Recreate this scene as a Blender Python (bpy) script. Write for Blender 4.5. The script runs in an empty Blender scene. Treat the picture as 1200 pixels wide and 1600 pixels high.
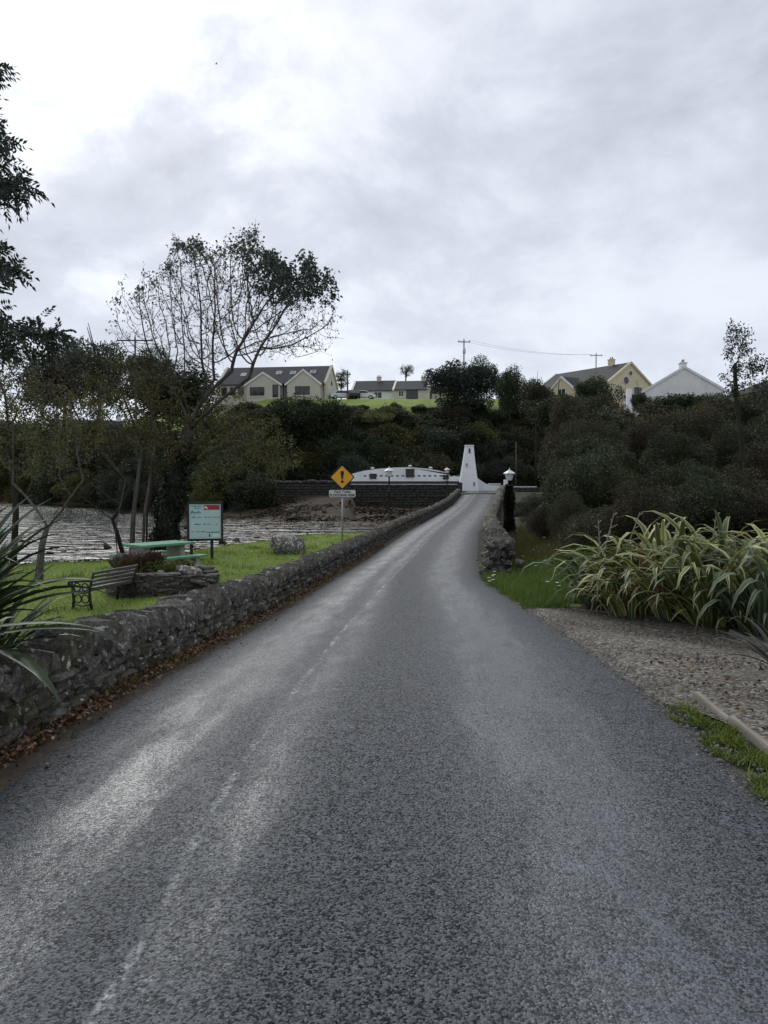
import bpy, bmesh, math, random
import numpy as np
from mathutils import Vector, Matrix
R = math.radians
SC = bpy.context.scene
COL = SC.collection

# ------------------------------------------------------------------ camera
CAM_Z, F, CX, CY, HOR = 1.65, 1200.0, 600.0, 800.0, 750.0
PITCH = math.atan((CY - HOR) / F)
cam_d = bpy.data.cameras.new('camera')
cam_d.sensor_fit = 'VERTICAL'; cam_d.sensor_height = 36.0; cam_d.lens = 27.0
cam_d.clip_start = 0.05; cam_d.clip_end = 8000
cam = bpy.data.objects.new('camera', cam_d); COL.objects.link(cam)
cam.location = (0, 0, CAM_Z); cam.rotation_euler = (R(90) - PITCH, 0, 0)
SC.camera = cam

# ------------------------------------------------------------------ sky
SUN_AZ, SUN_EL = R(-20.0), R(35.0)
SUN_DIR = Vector((math.sin(SUN_AZ) * math.cos(SUN_EL), math.cos(SUN_AZ) * math.cos(SUN_EL), math.sin(SUN_EL)))
w = bpy.data.worlds.new('World'); SC.world = w; w.use_nodes = True
nt = w.node_tree; nt.nodes.clear()
def N(t, typ, **kw):
    n = t.nodes.new(typ)
    for k, v in kw.items():
        if k.startswith('i_'):
            n.inputs[int(k[2:]) if k[2:].isdigit() else k[2:]].default_value = v
        else:
            setattr(n, k, v)
    return n
def L(t, a, b): t.links.new(a, b)
def MATH(t, op, a, b=None, c=None, clamp=False):
    n = t.nodes.new('ShaderNodeMath'); n.operation = op; n.use_clamp = clamp
    for i, v in enumerate((a, b, c)):
        if v is None: continue
        if isinstance(v, (int, float)): n.inputs[i].default_value = v
        else: t.links.new(v, n.inputs[i])
    return n.outputs[0]
def VMATH(t, op, a, b=None):
    n = t.nodes.new('ShaderNodeVectorMath'); n.operation = op
    for i, v in enumerate((a, b)):
        if v is None: continue
        if isinstance(v, (tuple, list, Vector)): n.inputs[i].default_value = tuple(v)
        else: t.links.new(v, n.inputs[i])
    return n
def RAMP(t, fac, stops, interp='LINEAR'):
    n = t.nodes.new('ShaderNodeValToRGB'); cr = n.color_ramp; cr.interpolation = interp
    while len(cr.elements) < len(stops): cr.elements.new(0.5)
    for e, (p, c) in zip(cr.elements, stops):
        e.position = p; e.color = (c[0], c[1], c[2], 1) if not isinstance(c, (int, float)) else (c, c, c, 1)
    if fac is not None: t.links.new(fac, n.inputs[0])
    return n.outputs[0]
def MIX(t, fac, a, b, mode='MIX'):
    n = t.nodes.new('ShaderNodeMix'); n.data_type = 'RGBA'; n.blend_type = mode
    for s, v in ((n.inputs[0], fac), (n.inputs[6], a), (n.inputs[7], b)):
        if isinstance(v, (int, float)): s.default_value = v
        elif isinstance(v, tuple): s.default_value = (v[0], v[1], v[2], 1)
        else: t.links.new(v, s)
    return n.outputs[2]
def NOISE(t, vec, scale, detail=6, rough=0.55, dist=0.0, dim='3D'):
    n = t.nodes.new('ShaderNodeTexNoise'); n.noise_dimensions = dim
    n.inputs['Scale'].default_value = scale; n.inputs['Detail'].default_value = detail
    n.inputs['Roughness'].default_value = rough; n.inputs['Distortion'].default_value = dist
    if vec is not None: t.links.new(vec, n.inputs['Vector'])
    return n.outputs['Fac']

tc = N(nt, 'ShaderNodeTexCoord')
dirv = VMATH(nt, 'NORMALIZE', tc.outputs['Generated']).outputs[0]
sep = N(nt, 'ShaderNodeSeparateXYZ'); L(nt, dirv, sep.inputs[0])
zc = MATH(nt, 'ADD', MATH(nt, 'MAXIMUM', sep.outputs[2], 0.0), 0.42)
cv = N(nt, 'ShaderNodeCombineXYZ')
L(nt, MATH(nt, 'DIVIDE', sep.outputs[0], zc), cv.inputs[0])
L(nt, MATH(nt, 'DIVIDE', sep.outputs[1], zc), cv.inputs[1])
cv.inputs[2].default_value = 12.4
big = NOISE(nt, cv.outputs[0], 1.7, 2, 0.45, 0.0)
med = NOISE(nt, cv.outputs[0], 3.6, 9, 0.60, 0.25)
fine = NOISE(nt, cv.outputs[0], 11.0, 6, 0.5, 0.0)
cl = MATH(nt, 'ADD', MATH(nt, 'ADD', MATH(nt, 'MULTIPLY', big, 0.50), MATH(nt, 'MULTIPLY', med, 0.48)), MATH(nt, 'MULTIPLY', fine, 0.12))
ccol = RAMP(nt, cl, [(0.40, (0.38, 0.40, 0.46)), (0.49, (0.52, 0.555, 0.64)), (0.56, (0.62, 0.66, 0.755)), (0.63, (0.80, 0.84, 0.92)), (0.71, (0.97, 0.99, 1.02))])
hz = MATH(nt, 'POWER', MATH(nt, 'SUBTRACT', 1.0, MATH(nt, 'MAXIMUM', sep.outputs[2], 0.0), clamp=True), 4.5)
ccol = MIX(nt, MATH(nt, 'MULTIPLY', hz, 0.85), ccol, (0.88, 0.95, 1.06))
dt = VMATH(nt, 'DOT_PRODUCT', dirv, SUN_DIR).outputs['Value']
glow = MATH(nt, 'POWER', MATH(nt, 'MAXIMUM', dt, 0.0), 34.0)
glow2 = MATH(nt, 'POWER', MATH(nt, 'MAXIMUM', dt, 0.0), 260.0)
gl = MATH(nt, 'ADD', MATH(nt, 'MULTIPLY', glow, MATH(nt, 'ADD', 0.16, MATH(nt, 'MULTIPLY', MATH(nt, 'SUBTRACT', cl, 0.42), 0.9))), MATH(nt, 'MULTIPLY', glow2, 0.22))
ccol = MIX(nt, 1.0, ccol, gl, 'ADD')
sky = N(nt, 'ShaderNodeTexSky', sky_type='NISHITA', sun_disc=False)
sky.sun_elevation = SUN_EL; sky.sun_rotation = SUN_AZ
skyb = VMATH(nt, 'SCALE', sky.outputs[0]); skyb.inputs['Scale'].default_value = 0.10
thin = RAMP(nt, cl, [(0.56, 0.0), (0.74, 0.35)])
ccol = MIX(nt, thin, ccol, skyb.outputs[0])
bg = N(nt, 'ShaderNodeBackground'); L(nt, ccol, bg.inputs[0]); bg.inputs[1].default_value = 1.0
wo = N(nt, 'ShaderNodeOutputWorld'); L(nt, bg.outputs[0], wo.inputs[0])

# ------------------------------------------------------------------ sun, exposure
sd = bpy.data.lights.new('sun', 'SUN'); sd.energy = 1.35; sd.angle = R(40); sd.color = (1.0, 0.965, 0.9)
sun = bpy.data.objects.new('sun', sd); COL.objects.link(sun)
sun.rotation_euler = (-SUN_DIR).to_track_quat('-Z', 'Y').to_euler(); sun.location = (-20, 50, 60)
vs = SC.view_settings; vs.view_transform = 'Standard'; vs.look = 'None'; vs.exposure = 0.08; vs.gamma = 1.0
vs.use_curve_mapping = False
SC.render.engine = 'CYCLES'; SC.cycles.use_denoising = True
SC.cycles.max_bounces = 6; SC.cycles.transparent_max_bounces = 12; SC.cycles.diffuse_bounces = 3

# ------------------------------------------------------------------ helpers
rng = np.random.default_rng(7); random.seed(7)
def P(px, py, d):
    """the point seen at photo pixel (px, py) at depth d along +Y"""
    a, b = (px - CX) / F, (CY - py) / F
    c, s = math.cos(PITCH), math.sin(PITCH)
    dy, dz = c + b * s, -s + b * c
    return Vector((a / dy * d, d, CAM_Z + dz / dy * d))
def tag(o, label=None, cat=None, group=None, kind=None):
    if label: o['label'] = label
    if cat: o['category'] = cat
    if group: o['group'] = group
    if kind: o['kind'] = kind
    return o
def empty(name, loc=(0, 0, 0), rz=0, label=None, cat=None, group=None):
    o = bpy.data.objects.new(name, None); COL.objects.link(o)
    o.location = loc; o.rotation_euler = (0, 0, rz); o.empty_display_size = 0.2
    return tag(o, label, cat, group)
def link(name, me, parent=None, loc=None, rot=None, scale=None):
    o = bpy.data.objects.new(name, me); COL.objects.link(o)
    if parent is not None: o.parent = parent
    if loc is not None: o.location = loc
    if rot is not None: o.rotation_euler = rot
    if scale is not None: o.scale = scale
    return o
class MB:
    def __init__(s): s.v = []; s.f = []; s.m = []; s.mi = 0
    def add(s, vs, fs):
        n = len(s.v); s.v += [tuple(v) for v in vs]; s.f += [tuple(i + n for i in f) for f in fs]; s.m += [s.mi] * len(fs)
        return s
    def box(s, x0, x1, y0, y1, z0, z1, M=None):
        vs = [Vector(v) for v in ((x0,y0,z0),(x1,y0,z0),(x1,y1,z0),(x0,y1,z0),(x0,y0,z1),(x1,y0,z1),(x1,y1,z1),(x0,y1,z1))]
        if M is not None: vs = [M @ v for v in vs]
        return s.add(vs, [(0,3,2,1),(4,5,6,7),(0,1,5,4),(1,2,6,5),(2,3,7,6),(3,0,4,7)])
    def tube(s, pts, rad, n=8, cap=True):
        pts = [Vector(p) for p in pts]
        if not isinstance(rad, (list, tuple)): rad = [rad] * len(pts)
        vs, fs = [], []; u = None
        for i, p in enumerate(pts):
            d = (pts[min(i+1, len(pts)-1)] - pts[max(i-1, 0)])
            d = d.normalized() if d.length > 1e-9 else Vector((0,0,1))
            if u is None: u = d.orthogonal().normalized()
            else:
                u = u - d * u.dot(d); u = u.normalized() if u.length > 1e-6 else d.orthogonal().normalized()
            v = d.cross(u)
            for k in range(n):
                a = 2*math.pi*k/n; vs.append(p + (u*math.cos(a) + v*math.sin(a)) * rad[i])
        for i in range(len(pts)-1):
            for k in range(n):
                a, b = i*n+k, i*n+(k+1) % n; fs.append((a, b, b+n, a+n))
        if cap: fs += [tuple(range(n-1, -1, -1)), tuple(range((len(pts)-1)*n, len(pts)*n))]
        return s.add(vs, fs)
    def lathe(s, prof, n=16, c=(0, 0, 0), rot=0.0):
        vs, fs = [], []
        for r, z in prof:
            for k in range(n):
                a = 2*math.pi*k/n + rot; vs.append((c[0]+r*math.cos(a), c[1]+r*math.sin(a), c[2]+z))
        for i in range(len(prof)-1):
            for k in range(n):
                a, b = i*n+k, i*n+(k+1) % n; fs.append((a, b, b+n, a+n))
        fs += [tuple(range(n-1, -1, -1)), tuple(range((len(prof)-1)*n, len(prof)*n))]
        return s.add(vs, fs)
    def prism(s, poly, y0, y1):
        """poly in (x, z), extruded along y"""
        n = len(poly); vs = [(x, y0, z) for x, z in poly] + [(x, y1, z) for x, z in poly]
        fs = [tuple(range(n)), tuple(range(2*n-1, n-1, -1))] + [(i, i+n, (i+1) % n + n, (i+1) % n) for i in range(n)]
        return s.add(vs, fs)
    def mesh(s, name, mats, smooth=False):
        me = bpy.data.meshes.new(name); me.from_pydata(s.v, [], s.f)
        for m in (mats if isinstance(mats, (list, tuple)) else [mats]): me.materials.append(m)
        if any(s.m): me.polygons.foreach_set('material_index', s.m)
        if smooth: me.polygons.foreach_set('use_smooth', [True]*len(s.f))
        me.update(); return me
    def build(s, name, mats, parent=None, smooth=False, loc=None, rot=None):
        return link(name, s.mesh(name, mats, smooth), parent, loc, rot)
def fixn(o):
    bm = bmesh.new(); bm.from_mesh(o.data); bmesh.ops.recalc_face_normals(bm, faces=bm.faces); bm.to_mesh(o.data); bm.free(); return o
def bevel(o, wd=0.01, seg=2):
    bm = bmesh.new(); bm.from_mesh(o.data); bmesh.ops.recalc_face_normals(bm, faces=bm.faces)
    bmesh.ops.bevel(bm, geom=bm.edges[:], offset=wd, segments=seg, affect='EDGES', clamp_overlap=True)
    bm.to_mesh(o.data); bm.free(); return o
def np_mesh(name, V, faces_n, idx, mat, attr=None, smooth=False):
    """V (n,3); idx flat; all faces with faces_n corners"""
    me = bpy.data.meshes.new(name); nf = len(idx)//faces_n
    me.vertices.add(len(V)); me.vertices.foreach_set('co', np.asarray(V, np.float32).ravel())
    me.loops.add(len(idx)); me.loops.foreach_set('vertex_index', np.asarray(idx, np.int32))
    me.polygons.add(nf); me.polygons.foreach_set('loop_start', np.arange(0, nf*faces_n, faces_n, dtype=np.int32))
    me.polygons.foreach_set('loop_total', np.full(nf, faces_n, np.int32))
    if smooth: me.polygons.foreach_set('use_smooth', np.ones(nf, bool))
    me.update(calc_edges=True)
    if attr is not None:
        a = me.attributes.new('rnd', 'FLOAT', 'FACE'); a.data.foreach_set('value', np.asarray(attr, np.float32))
    if mat: me.materials.append(mat)
    return me
def unit(a): return a / np.maximum(np.linalg.norm(a, axis=-1, keepdims=True), 1e-9)
def leaf_mesh(name, Pp, D, Ln, Wd, mat, seed=0, droop=0.0):
    """one four-cornered leaf per point"""
    g = np.random.default_rng(seed); n = len(Pp)
    D = unit(D); U = unit(np.cross(D, g.normal(size=(n, 3))))
    Ln = np.broadcast_to(Ln, (n,))[:, None]; Wd = np.broadcast_to(Wd, (n,))[:, None]
    Nn = np.cross(D, U)
    V = np.empty((n, 4, 3))
    V[:, 0] = Pp; V[:, 1] = Pp + D*Ln*0.5 + U*Wd*0.5 + Nn*Wd*0.12
    V[:, 2] = Pp + D*Ln - Nn*Ln*0.12; V[:, 3] = Pp + D*Ln*0.5 - U*Wd*0.5 + Nn*Wd*0.12
    V[:, 2, 2] -= droop*Ln[:, 0]
    return np_mesh(name, V.reshape(-1, 3), 4, np.arange(n*4), mat, g.random(n))

# ------------------------------------------------------------------ materials
MATS = {}
def newmat(name):
    m = bpy.data.materials.new(name); m.use_nodes = True; t = m.node_tree; t.nodes.clear()
    o = N(t, 'ShaderNodeOutputMaterial'); b = N(t, 'ShaderNodeBsdfPrincipled'); L(t, b.outputs[0], o.inputs[0])
    MATS[name] = m; return m, t, b, o
def setc(t, b, col):
    s = b.inputs['Base Color']
    if isinstance(col, tuple): s.default_value = (*col[:3], 1)
    else: t.links.new(col, s)
def bump(t, b, h, strength=0.4, dist=0.02):
    n = N(t, 'ShaderNodeBump'); n.inputs['Strength'].default_value = strength; n.inputs['Distance'].default_value = dist
    t.links.new(h, n.inputs['Height']); t.links.new(n.outputs[0], b.inputs['Normal'])
def plain(name, col, rough=0.6, var=0.25, scale=6.0, metal=0.0, bmp=0.15, spec=0.4, coords='Object'):
    m, t, b, o = newmat(name)
    tcn = N(t, 'ShaderNodeTexCoord'); n1 = NOISE(t, tcn.outputs[coords], scale, 7, 0.6)
    n2 = NOISE(t, tcn.outputs[coords], scale*9, 4, 0.6)
    f = MATH(t, 'ADD', MATH(t, 'MULTIPLY', n1, 0.7), MATH(t, 'MULTIPLY', n2, 0.3))
    lo = tuple(c*(1-var) for c in col); hi = tuple(min(c*(1+var), 1) for c in col)
    setc(t, b, RAMP(t, f, [(0.3, lo), (0.7, hi)])); b.inputs['Roughness'].default_value = rough
    b.inputs['Metallic'].default_value = metal; b.inputs['Specular IOR Level'].default_value = spec
    if bmp: bump(t, b, n2, bmp, 0.01)
    return m
def foliage(name, c1, c2, c3=None, rough=0.55, trans=0.25, spec=0.35):
    m, t, b, o = newmat(name)
    at = N(t, 'ShaderNodeAttribute', attribute_name='rnd'); oi = N(t, 'ShaderNodeObjectInfo')
    geo = N(t, 'ShaderNodeTexCoord')
    n1 = NOISE(t, geo.outputs['Object'], 2.2, 3, 0.5)
    f = MATH(t, 'ADD', MATH(t, 'MULTIPLY', at.outputs['Fac'], 0.45), MATH(t, 'MULTIPLY', n1, 0.55))
    stops = [(0.25, c1), (0.62, c2)] + ([(0.85, c3)] if c3 else [])
    c = RAMP(t, f, stops)
    hs = N(t, 'ShaderNodeHueSaturation'); L(t, c, hs.inputs['Color'])
    L(t, MATH(t, 'ADD', 0.48, MATH(t, 'MULTIPLY', oi.outputs['Random'], 0.04)), hs.inputs['Hue'])
    L(t, MATH(t, 'ADD', 0.72, MATH(t, 'MULTIPLY', oi.outputs['Random'], 0.55)), hs.inputs['Value'])
    c = hs.outputs[0]
    setc(t, b, c); b.inputs['Roughness'].default_value = rough; b.inputs['Specular IOR Level'].default_value = spec
    if trans:
        tr = N(t, 'ShaderNodeBsdfTranslucent'); L(t, c, tr.inputs[0])
        mx = N(t, 'ShaderNodeMixShader'); mx.inputs[0].default_value = trans
        L(t, b.outputs[0], mx.inputs[1]); L(t, tr.outputs[0], mx.inputs[2]); L(t, mx.outputs[0], o.inputs[0])
    return m
def stone(name, c1, c2, lichen=(0.55, 0.55, 0.5), lich=0.62, moss=None):
    m, t, b, o = newmat(name)
    tcn = N(t, 'ShaderNodeTexCoord'); oi = N(t, 'ShaderNodeObjectInfo')
    off = VMATH(t, 'ADD', N(t, 'ShaderNodeNewGeometry').outputs['Position'], oi.outputs['Location']).outputs[0]
    n1 = NOISE(t, off, 5, 8, 0.6); n2 = NOISE(t, off, 34, 6, 0.65); n3 = NOISE(t, off, 13, 7, 0.7, 0.4); n4 = NOISE(t, off, 2.3, 4, 0.5)
    f = MATH(t, 'ADD', MATH(t, 'MULTIPLY', n1, 0.6), MATH(t, 'MULTIPLY', oi.outputs['Random'], 0.4))
    c = RAMP(t, f, [(0.2, c1), (0.8, c2)])
    c = MIX(t, RAMP(t, n2, [(0.38, 0.0), (0.62, 0.8)]), c, tuple(x*0.4 for x in c1))
    c = MIX(t, RAMP(t, n3, [(0.34, 0.6), (0.46, 0.0)]), c, (0.10, 0.075, 0.045))
    if moss:
        c = MIX(t, RAMP(t, n4, [(0.52, 0.0), (0.64, 0.75)]), c, moss)
    c = MIX(t, RAMP(t, n3, [(lich, 0.0), (lich+0.05, 0.85)]), c, lichen)
    setc(t, b, c); b.inputs['Roughness'].default_value = 0.75; b.inputs['Specular IOR Level'].default_value = 0.35
    bump(t, b, MATH(t, 'ADD', n2, n3), 0.9, 0.03)
    return m
stone('wall_stone', (0.055, 0.050, 0.043), (0.26, 0.24, 0.21), lichen=(0.55, 0.54, 0.49), lich=0.585, moss=(0.065, 0.058, 0.024))
stone('bridge_stone', (0.055, 0.052, 0.046), (0.22, 0.205, 0.18), lichen=(0.55, 0.54, 0.48), lich=0.58, moss=(0.06, 0.06, 0.025))
stone('dark_stone', (0.035, 0.034, 0.034), (0.10, 0.095, 0.09), lich=0.66, moss=(0.03, 0.035, 0.012))
stone('slate_stone', (0.07, 0.062, 0.055), (0.19, 0.17, 0.15), lich=0.62)
stone('pale_rock', (0.10, 0.10, 0.095), (0.30, 0.29, 0.27), lichen=(0.62, 0.61, 0.56), lich=0.53)
stone('boulder_rock', (0.08, 0.078, 0.07), (0.26, 0.25, 0.23), lichen=(0.60, 0.59, 0.54), lich=0.52)
stone('shore_rock', (0.02, 0.018, 0.014), (0.07, 0.06, 0.045), lich=0.72, moss=(0.03, 0.022, 0.008))
plain('verge_soil', (0.045, 0.033, 0.022), 0.9, 0.5, 14)
plain('mortar', (0.035, 0.033, 0.03), 0.9, 0.4, 9)
plain('concrete', (0.30, 0.29, 0.26), 0.85, 0.3, 12)
plain('white_paint', (0.84, 0.845, 0.85), 0.6, 0.15, 0.8, bmp=0.05)
plain('weathered_white', (0.72, 0.72, 0.70), 0.7, 0.14, 1.2)
plain('cream_render', (0.62, 0.54, 0.36), 0.85, 0.08, 1.5)
plain('stone_render', (0.50, 0.47, 0.39), 0.85, 0.08, 1.5)
plain('slate_roof', (0.030, 0.031, 0.036), 0.75, 0.3, 3)
plain('dark_coping', (0.035, 0.035, 0.038), 0.6, 0.3, 5)
plain('black_iron', (0.012, 0.012, 0.013), 0.45, 0.3, 9)
plain('dark_wood', (0.055, 0.045, 0.038), 0.6, 0.4, 7)
plain('bench_slat', (0.10, 0.097, 0.09), 0.5, 0.25, 9)
plain('pole_wood', (0.10, 0.085, 0.07), 0.85, 0.3, 4)
plain('galvanised', (0.42, 0.43, 0.44), 0.45, 0.12, 12, metal=0.6)
plain('green_paint', (0.10, 0.30, 0.18), 0.5, 0.22, 5)
plain('lamp_white', (0.74, 0.75, 0.74), 0.35, 0.06, 8, bmp=0.0)
plain('sign_yellow', (0.72, 0.34, 0.02), 0.4, 0.07, 6, bmp=0.0)
plain('sign_black', (0.01, 0.01, 0.01), 0.4, 0.1, 6, bmp=0.0)
plain('sign_white', (0.55, 0.55, 0.53), 0.5, 0.08, 6, bmp=0.0)
plain('board_face', (0.42, 0.56, 0.57), 0.4, 0.08, 4, bmp=0.0)
plain('board_red', (0.34, 0.02, 0.05), 0.4, 0.12, 5, bmp=0.0)
plain('board_teal', (0.01, 0.16, 0.17), 0.4, 0.1, 5, bmp=0.0)
plain('board_pale', (0.66, 0.66, 0.68), 0.4, 0.06, 5, bmp=0.0)
plain('window_frame', (0.62, 0.62, 0.60), 0.5, 0.06, 5, bmp=0.0)
plain('window_brown', (0.05, 0.035, 0.03), 0.5, 0.1, 5, bmp=0.0)
plain('petal_white', (0.85, 0.84, 0.78), 0.6, 0.06, 30, bmp=0.0)
plain('petal_red', (0.45, 0.05, 0.03), 0.6, 0.2, 30, bmp=0.0)
plain('stem_green', (0.05, 0.09, 0.02), 0.6, 0.2, 20, bmp=0.0)
plain('car_white', (0.65, 0.66, 0.68), 0.25, 0.03, 2, bmp=0.0, spec=0.6)
plain('car_dark', (0.03, 0.035, 0.045), 0.25, 0.1, 2, bmp=0.0, spec=0.6)
plain('tyre', (0.012, 0.012, 0.012), 0.8, 0.2, 8, bmp=0.0)
plain('kerb_timber', (0.22, 0.20, 0.16), 0.85, 0.35, 8)
plain('feather', (0.02, 0.02, 0.022), 0.7, 0.2, 8, bmp=0.0)
plain('rail_silver', (0.30, 0.32, 0.34), 0.35, 0.15, 6, metal=0.5)
m, t, b, o = newmat('window_glass'); setc(t, b, (0.018, 0.021, 0.025)); b.inputs['Roughness'].default_value = 0.06
b.inputs['Specular IOR Level'].default_value = 0.5
m, t, b, o = newmat('skylight_glass'); setc(t, b, (0.05, 0.055, 0.06)); b.inputs['Roughness'].default_value = 0.12; b.inputs['Specular IOR Level'].default_value = 0.9
def bark(name, c1, c2, moss=None):
    m, t, b, o = newmat(name); tcn = N(t, 'ShaderNodeTexCoord')
    mp = N(t, 'ShaderNodeMapping'); mp.inputs['Scale'].default_value = (1, 1, 0.25); L(t, tcn.outputs['Object'], mp.inputs[0])
    n1 = NOISE(t, mp.outputs[0], 14, 7, 0.65); n2 = NOISE(t, tcn.outputs['Object'], 1.6, 4, 0.5)
    c = RAMP(t, n1, [(0.3, c1), (0.7, c2)])
    if moss: c = MIX(t, RAMP(t, n2, [(0.45, 0.0), (0.62, 0.8)]), c, moss)
    setc(t, b, c); b.inputs['Roughness'].default_value = 0.85; b.inputs['Specular IOR Level'].default_value = 0.2
    bump(t, b, n1, 0.6, 0.02); return m
bark('bark_dark', (0.018, 0.016, 0.014), (0.06, 0.052, 0.045), moss=(0.022, 0.028, 0.012))
bark('bark_mid', (0.035, 0.032, 0.028), (0.10, 0.09, 0.08))
bark('bark_grey', (0.05, 0.046, 0.04), (0.15, 0.14, 0.12), moss=(0.05, 0.055, 0.03))
foliage('leaf_evergreen', (0.020, 0.028, 0.012), (0.046, 0.060, 0.024), (0.095, 0.115, 0.048), trans=0.2)
foliage('leaf_bluegreen', (0.024, 0.036, 0.026), (0.050, 0.072, 0.055), (0.085, 0.11, 0.085), trans=0.22)
foliage('leaf_bramble', (0.028, 0.027, 0.014), (0.060, 0.053, 0.027), (0.11, 0.09, 0.045), trans=0.2)
foliage('leaf_olive', (0.042, 0.046, 0.014), (0.105, 0.102, 0.028), (0.19, 0.17, 0.05), trans=0.35)
foliage('leaf_duskolive', (0.030, 0.036, 0.013), (0.070, 0.074, 0.027), (0.13, 0.125, 0.045), trans=0.25)
foliage('leaf_gold', (0.05, 0.055, 0.012), (0.16, 0.16, 0.035), (0.34, 0.31, 0.09), trans=0.25)
foliage('leaf_tree', (0.026, 0.034, 0.024), (0.055, 0.068, 0.046), (0.095, 0.105, 0.065), trans=0.25)
foliage('leaf_twig', (0.055, 0.062, 0.042), (0.115, 0.12, 0.08), (0.19, 0.17, 0.11), trans=0.35)
foliage('leaf_ivy', (0.008, 0.014, 0.007), (0.018, 0.028, 0.012), (0.04, 0.055, 0.03), trans=0.0, rough=0.4)
foliage('leaf_rust', (0.05, 0.028, 0.014), (0.11, 0.065, 0.032), (0.17, 0.12, 0.05), trans=0.2)
foliage('leaf_bright', (0.05, 0.08, 0.02), (0.12, 0.15, 0.035), (0.36, 0.33, 0.08), trans=0.25)
foliage('grass_blade', (0.17, 0.23, 0.045), (0.30, 0.40, 0.085), (0.42, 0.46, 0.16), trans=0.3, spec=0.25)
foliage('grass_dark', (0.065, 0.10, 0.02), (0.125, 0.185, 0.036), (0.20, 0.25, 0.06), trans=0.3, spec=0.25)
foliage('moss', (0.05, 0.075, 0.012), (0.13, 0.17, 0.02), (0.20, 0.20, 0.05), trans=0.2, spec=0.2)
foliage('litter_leaf', (0.05, 0.024, 0.012), (0.14, 0.075, 0.03), (0.36, 0.24, 0.12), trans=0.0, spec=0.4)
foliage('gravel_chip', (0.04, 0.036, 0.03), (0.14, 0.125, 0.10), (0.42, 0.39, 0.33), trans=0.0, spec=0.4)
foliage('seaweed', (0.015, 0.011, 0.006), (0.040, 0.030, 0.014), (0.08, 0.065, 0.03), trans=0.0, rough=0.8, spec=0.15)
# strap leaves: green blade with yellow margins, colour by the leaf's own width
def strap(name, mid, edge, rough=0.52):
    m, t, b, o = newmat(name); uv = N(t, 'ShaderNodeUVMap'); oi = N(t, 'ShaderNodeObjectInfo')
    s = N(t, 'ShaderNodeSeparateXYZ'); L(t, uv.outputs[0], s.inputs[0])
    e = MATH(t, 'ABSOLUTE', MATH(t, 'SUBTRACT', s.outputs[0], 0.5))
    tcn = N(t, 'ShaderNodeTexCoord'); n1 = NOISE(t, tcn.outputs['Object'], 9, 4, 0.6)
    f = MATH(t, 'ADD', MATH(t, 'MULTIPLY', e, 1.7), MATH(t, 'SUBTRACT', MATH(t, 'MULTIPLY', oi.outputs['Random'], 0.9), 0.55))
    c = MIX(t, RAMP(t, f, [(0.1, 0.0), (0.75, 1.0)]), mid, edge)
    c = MIX(t, RAMP(t, n1, [(0.55, 0.0), (0.8, 0.5)]), c, (0.10, 0.08, 0.03))
    setc(t, b, c); b.inputs['Roughness'].default_value = rough; b.inputs['Specular IOR Level'].default_value = 0.38
    tr = N(t, 'ShaderNodeBsdfTranslucent'); L(t, c, tr.inputs[0]); mx = N(t, 'ShaderNodeMixShader'); mx.inputs[0].default_value = 0.18
    L(t, b.outputs[0], mx.inputs[1]); L(t, tr.outputs[0], mx.inputs[2]); L(t, mx.outputs[0], o.inputs[0])
    return m
strap('flax_leaf', (0.075, 0.10, 0.03), (0.48, 0.48, 0.20))
strap('flax_leaf_green', (0.045, 0.075, 0.036), (0.16, 0.20, 0.11))
strap('flax_leaf_red', (0.12, 0.035, 0.02), (0.30, 0.12, 0.05))
strap('cordyline_leaf', (0.022, 0.042, 0.018), (0.055, 0.085, 0.03), 0.3)
strap('cordyline_dead', (0.09, 0.075, 0.045), (0.22, 0.19, 0.12), 0.7)
strap('far_spike_leaf', (0.03, 0.036, 0.03), (0.10, 0.11, 0.09), 0.45)

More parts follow.
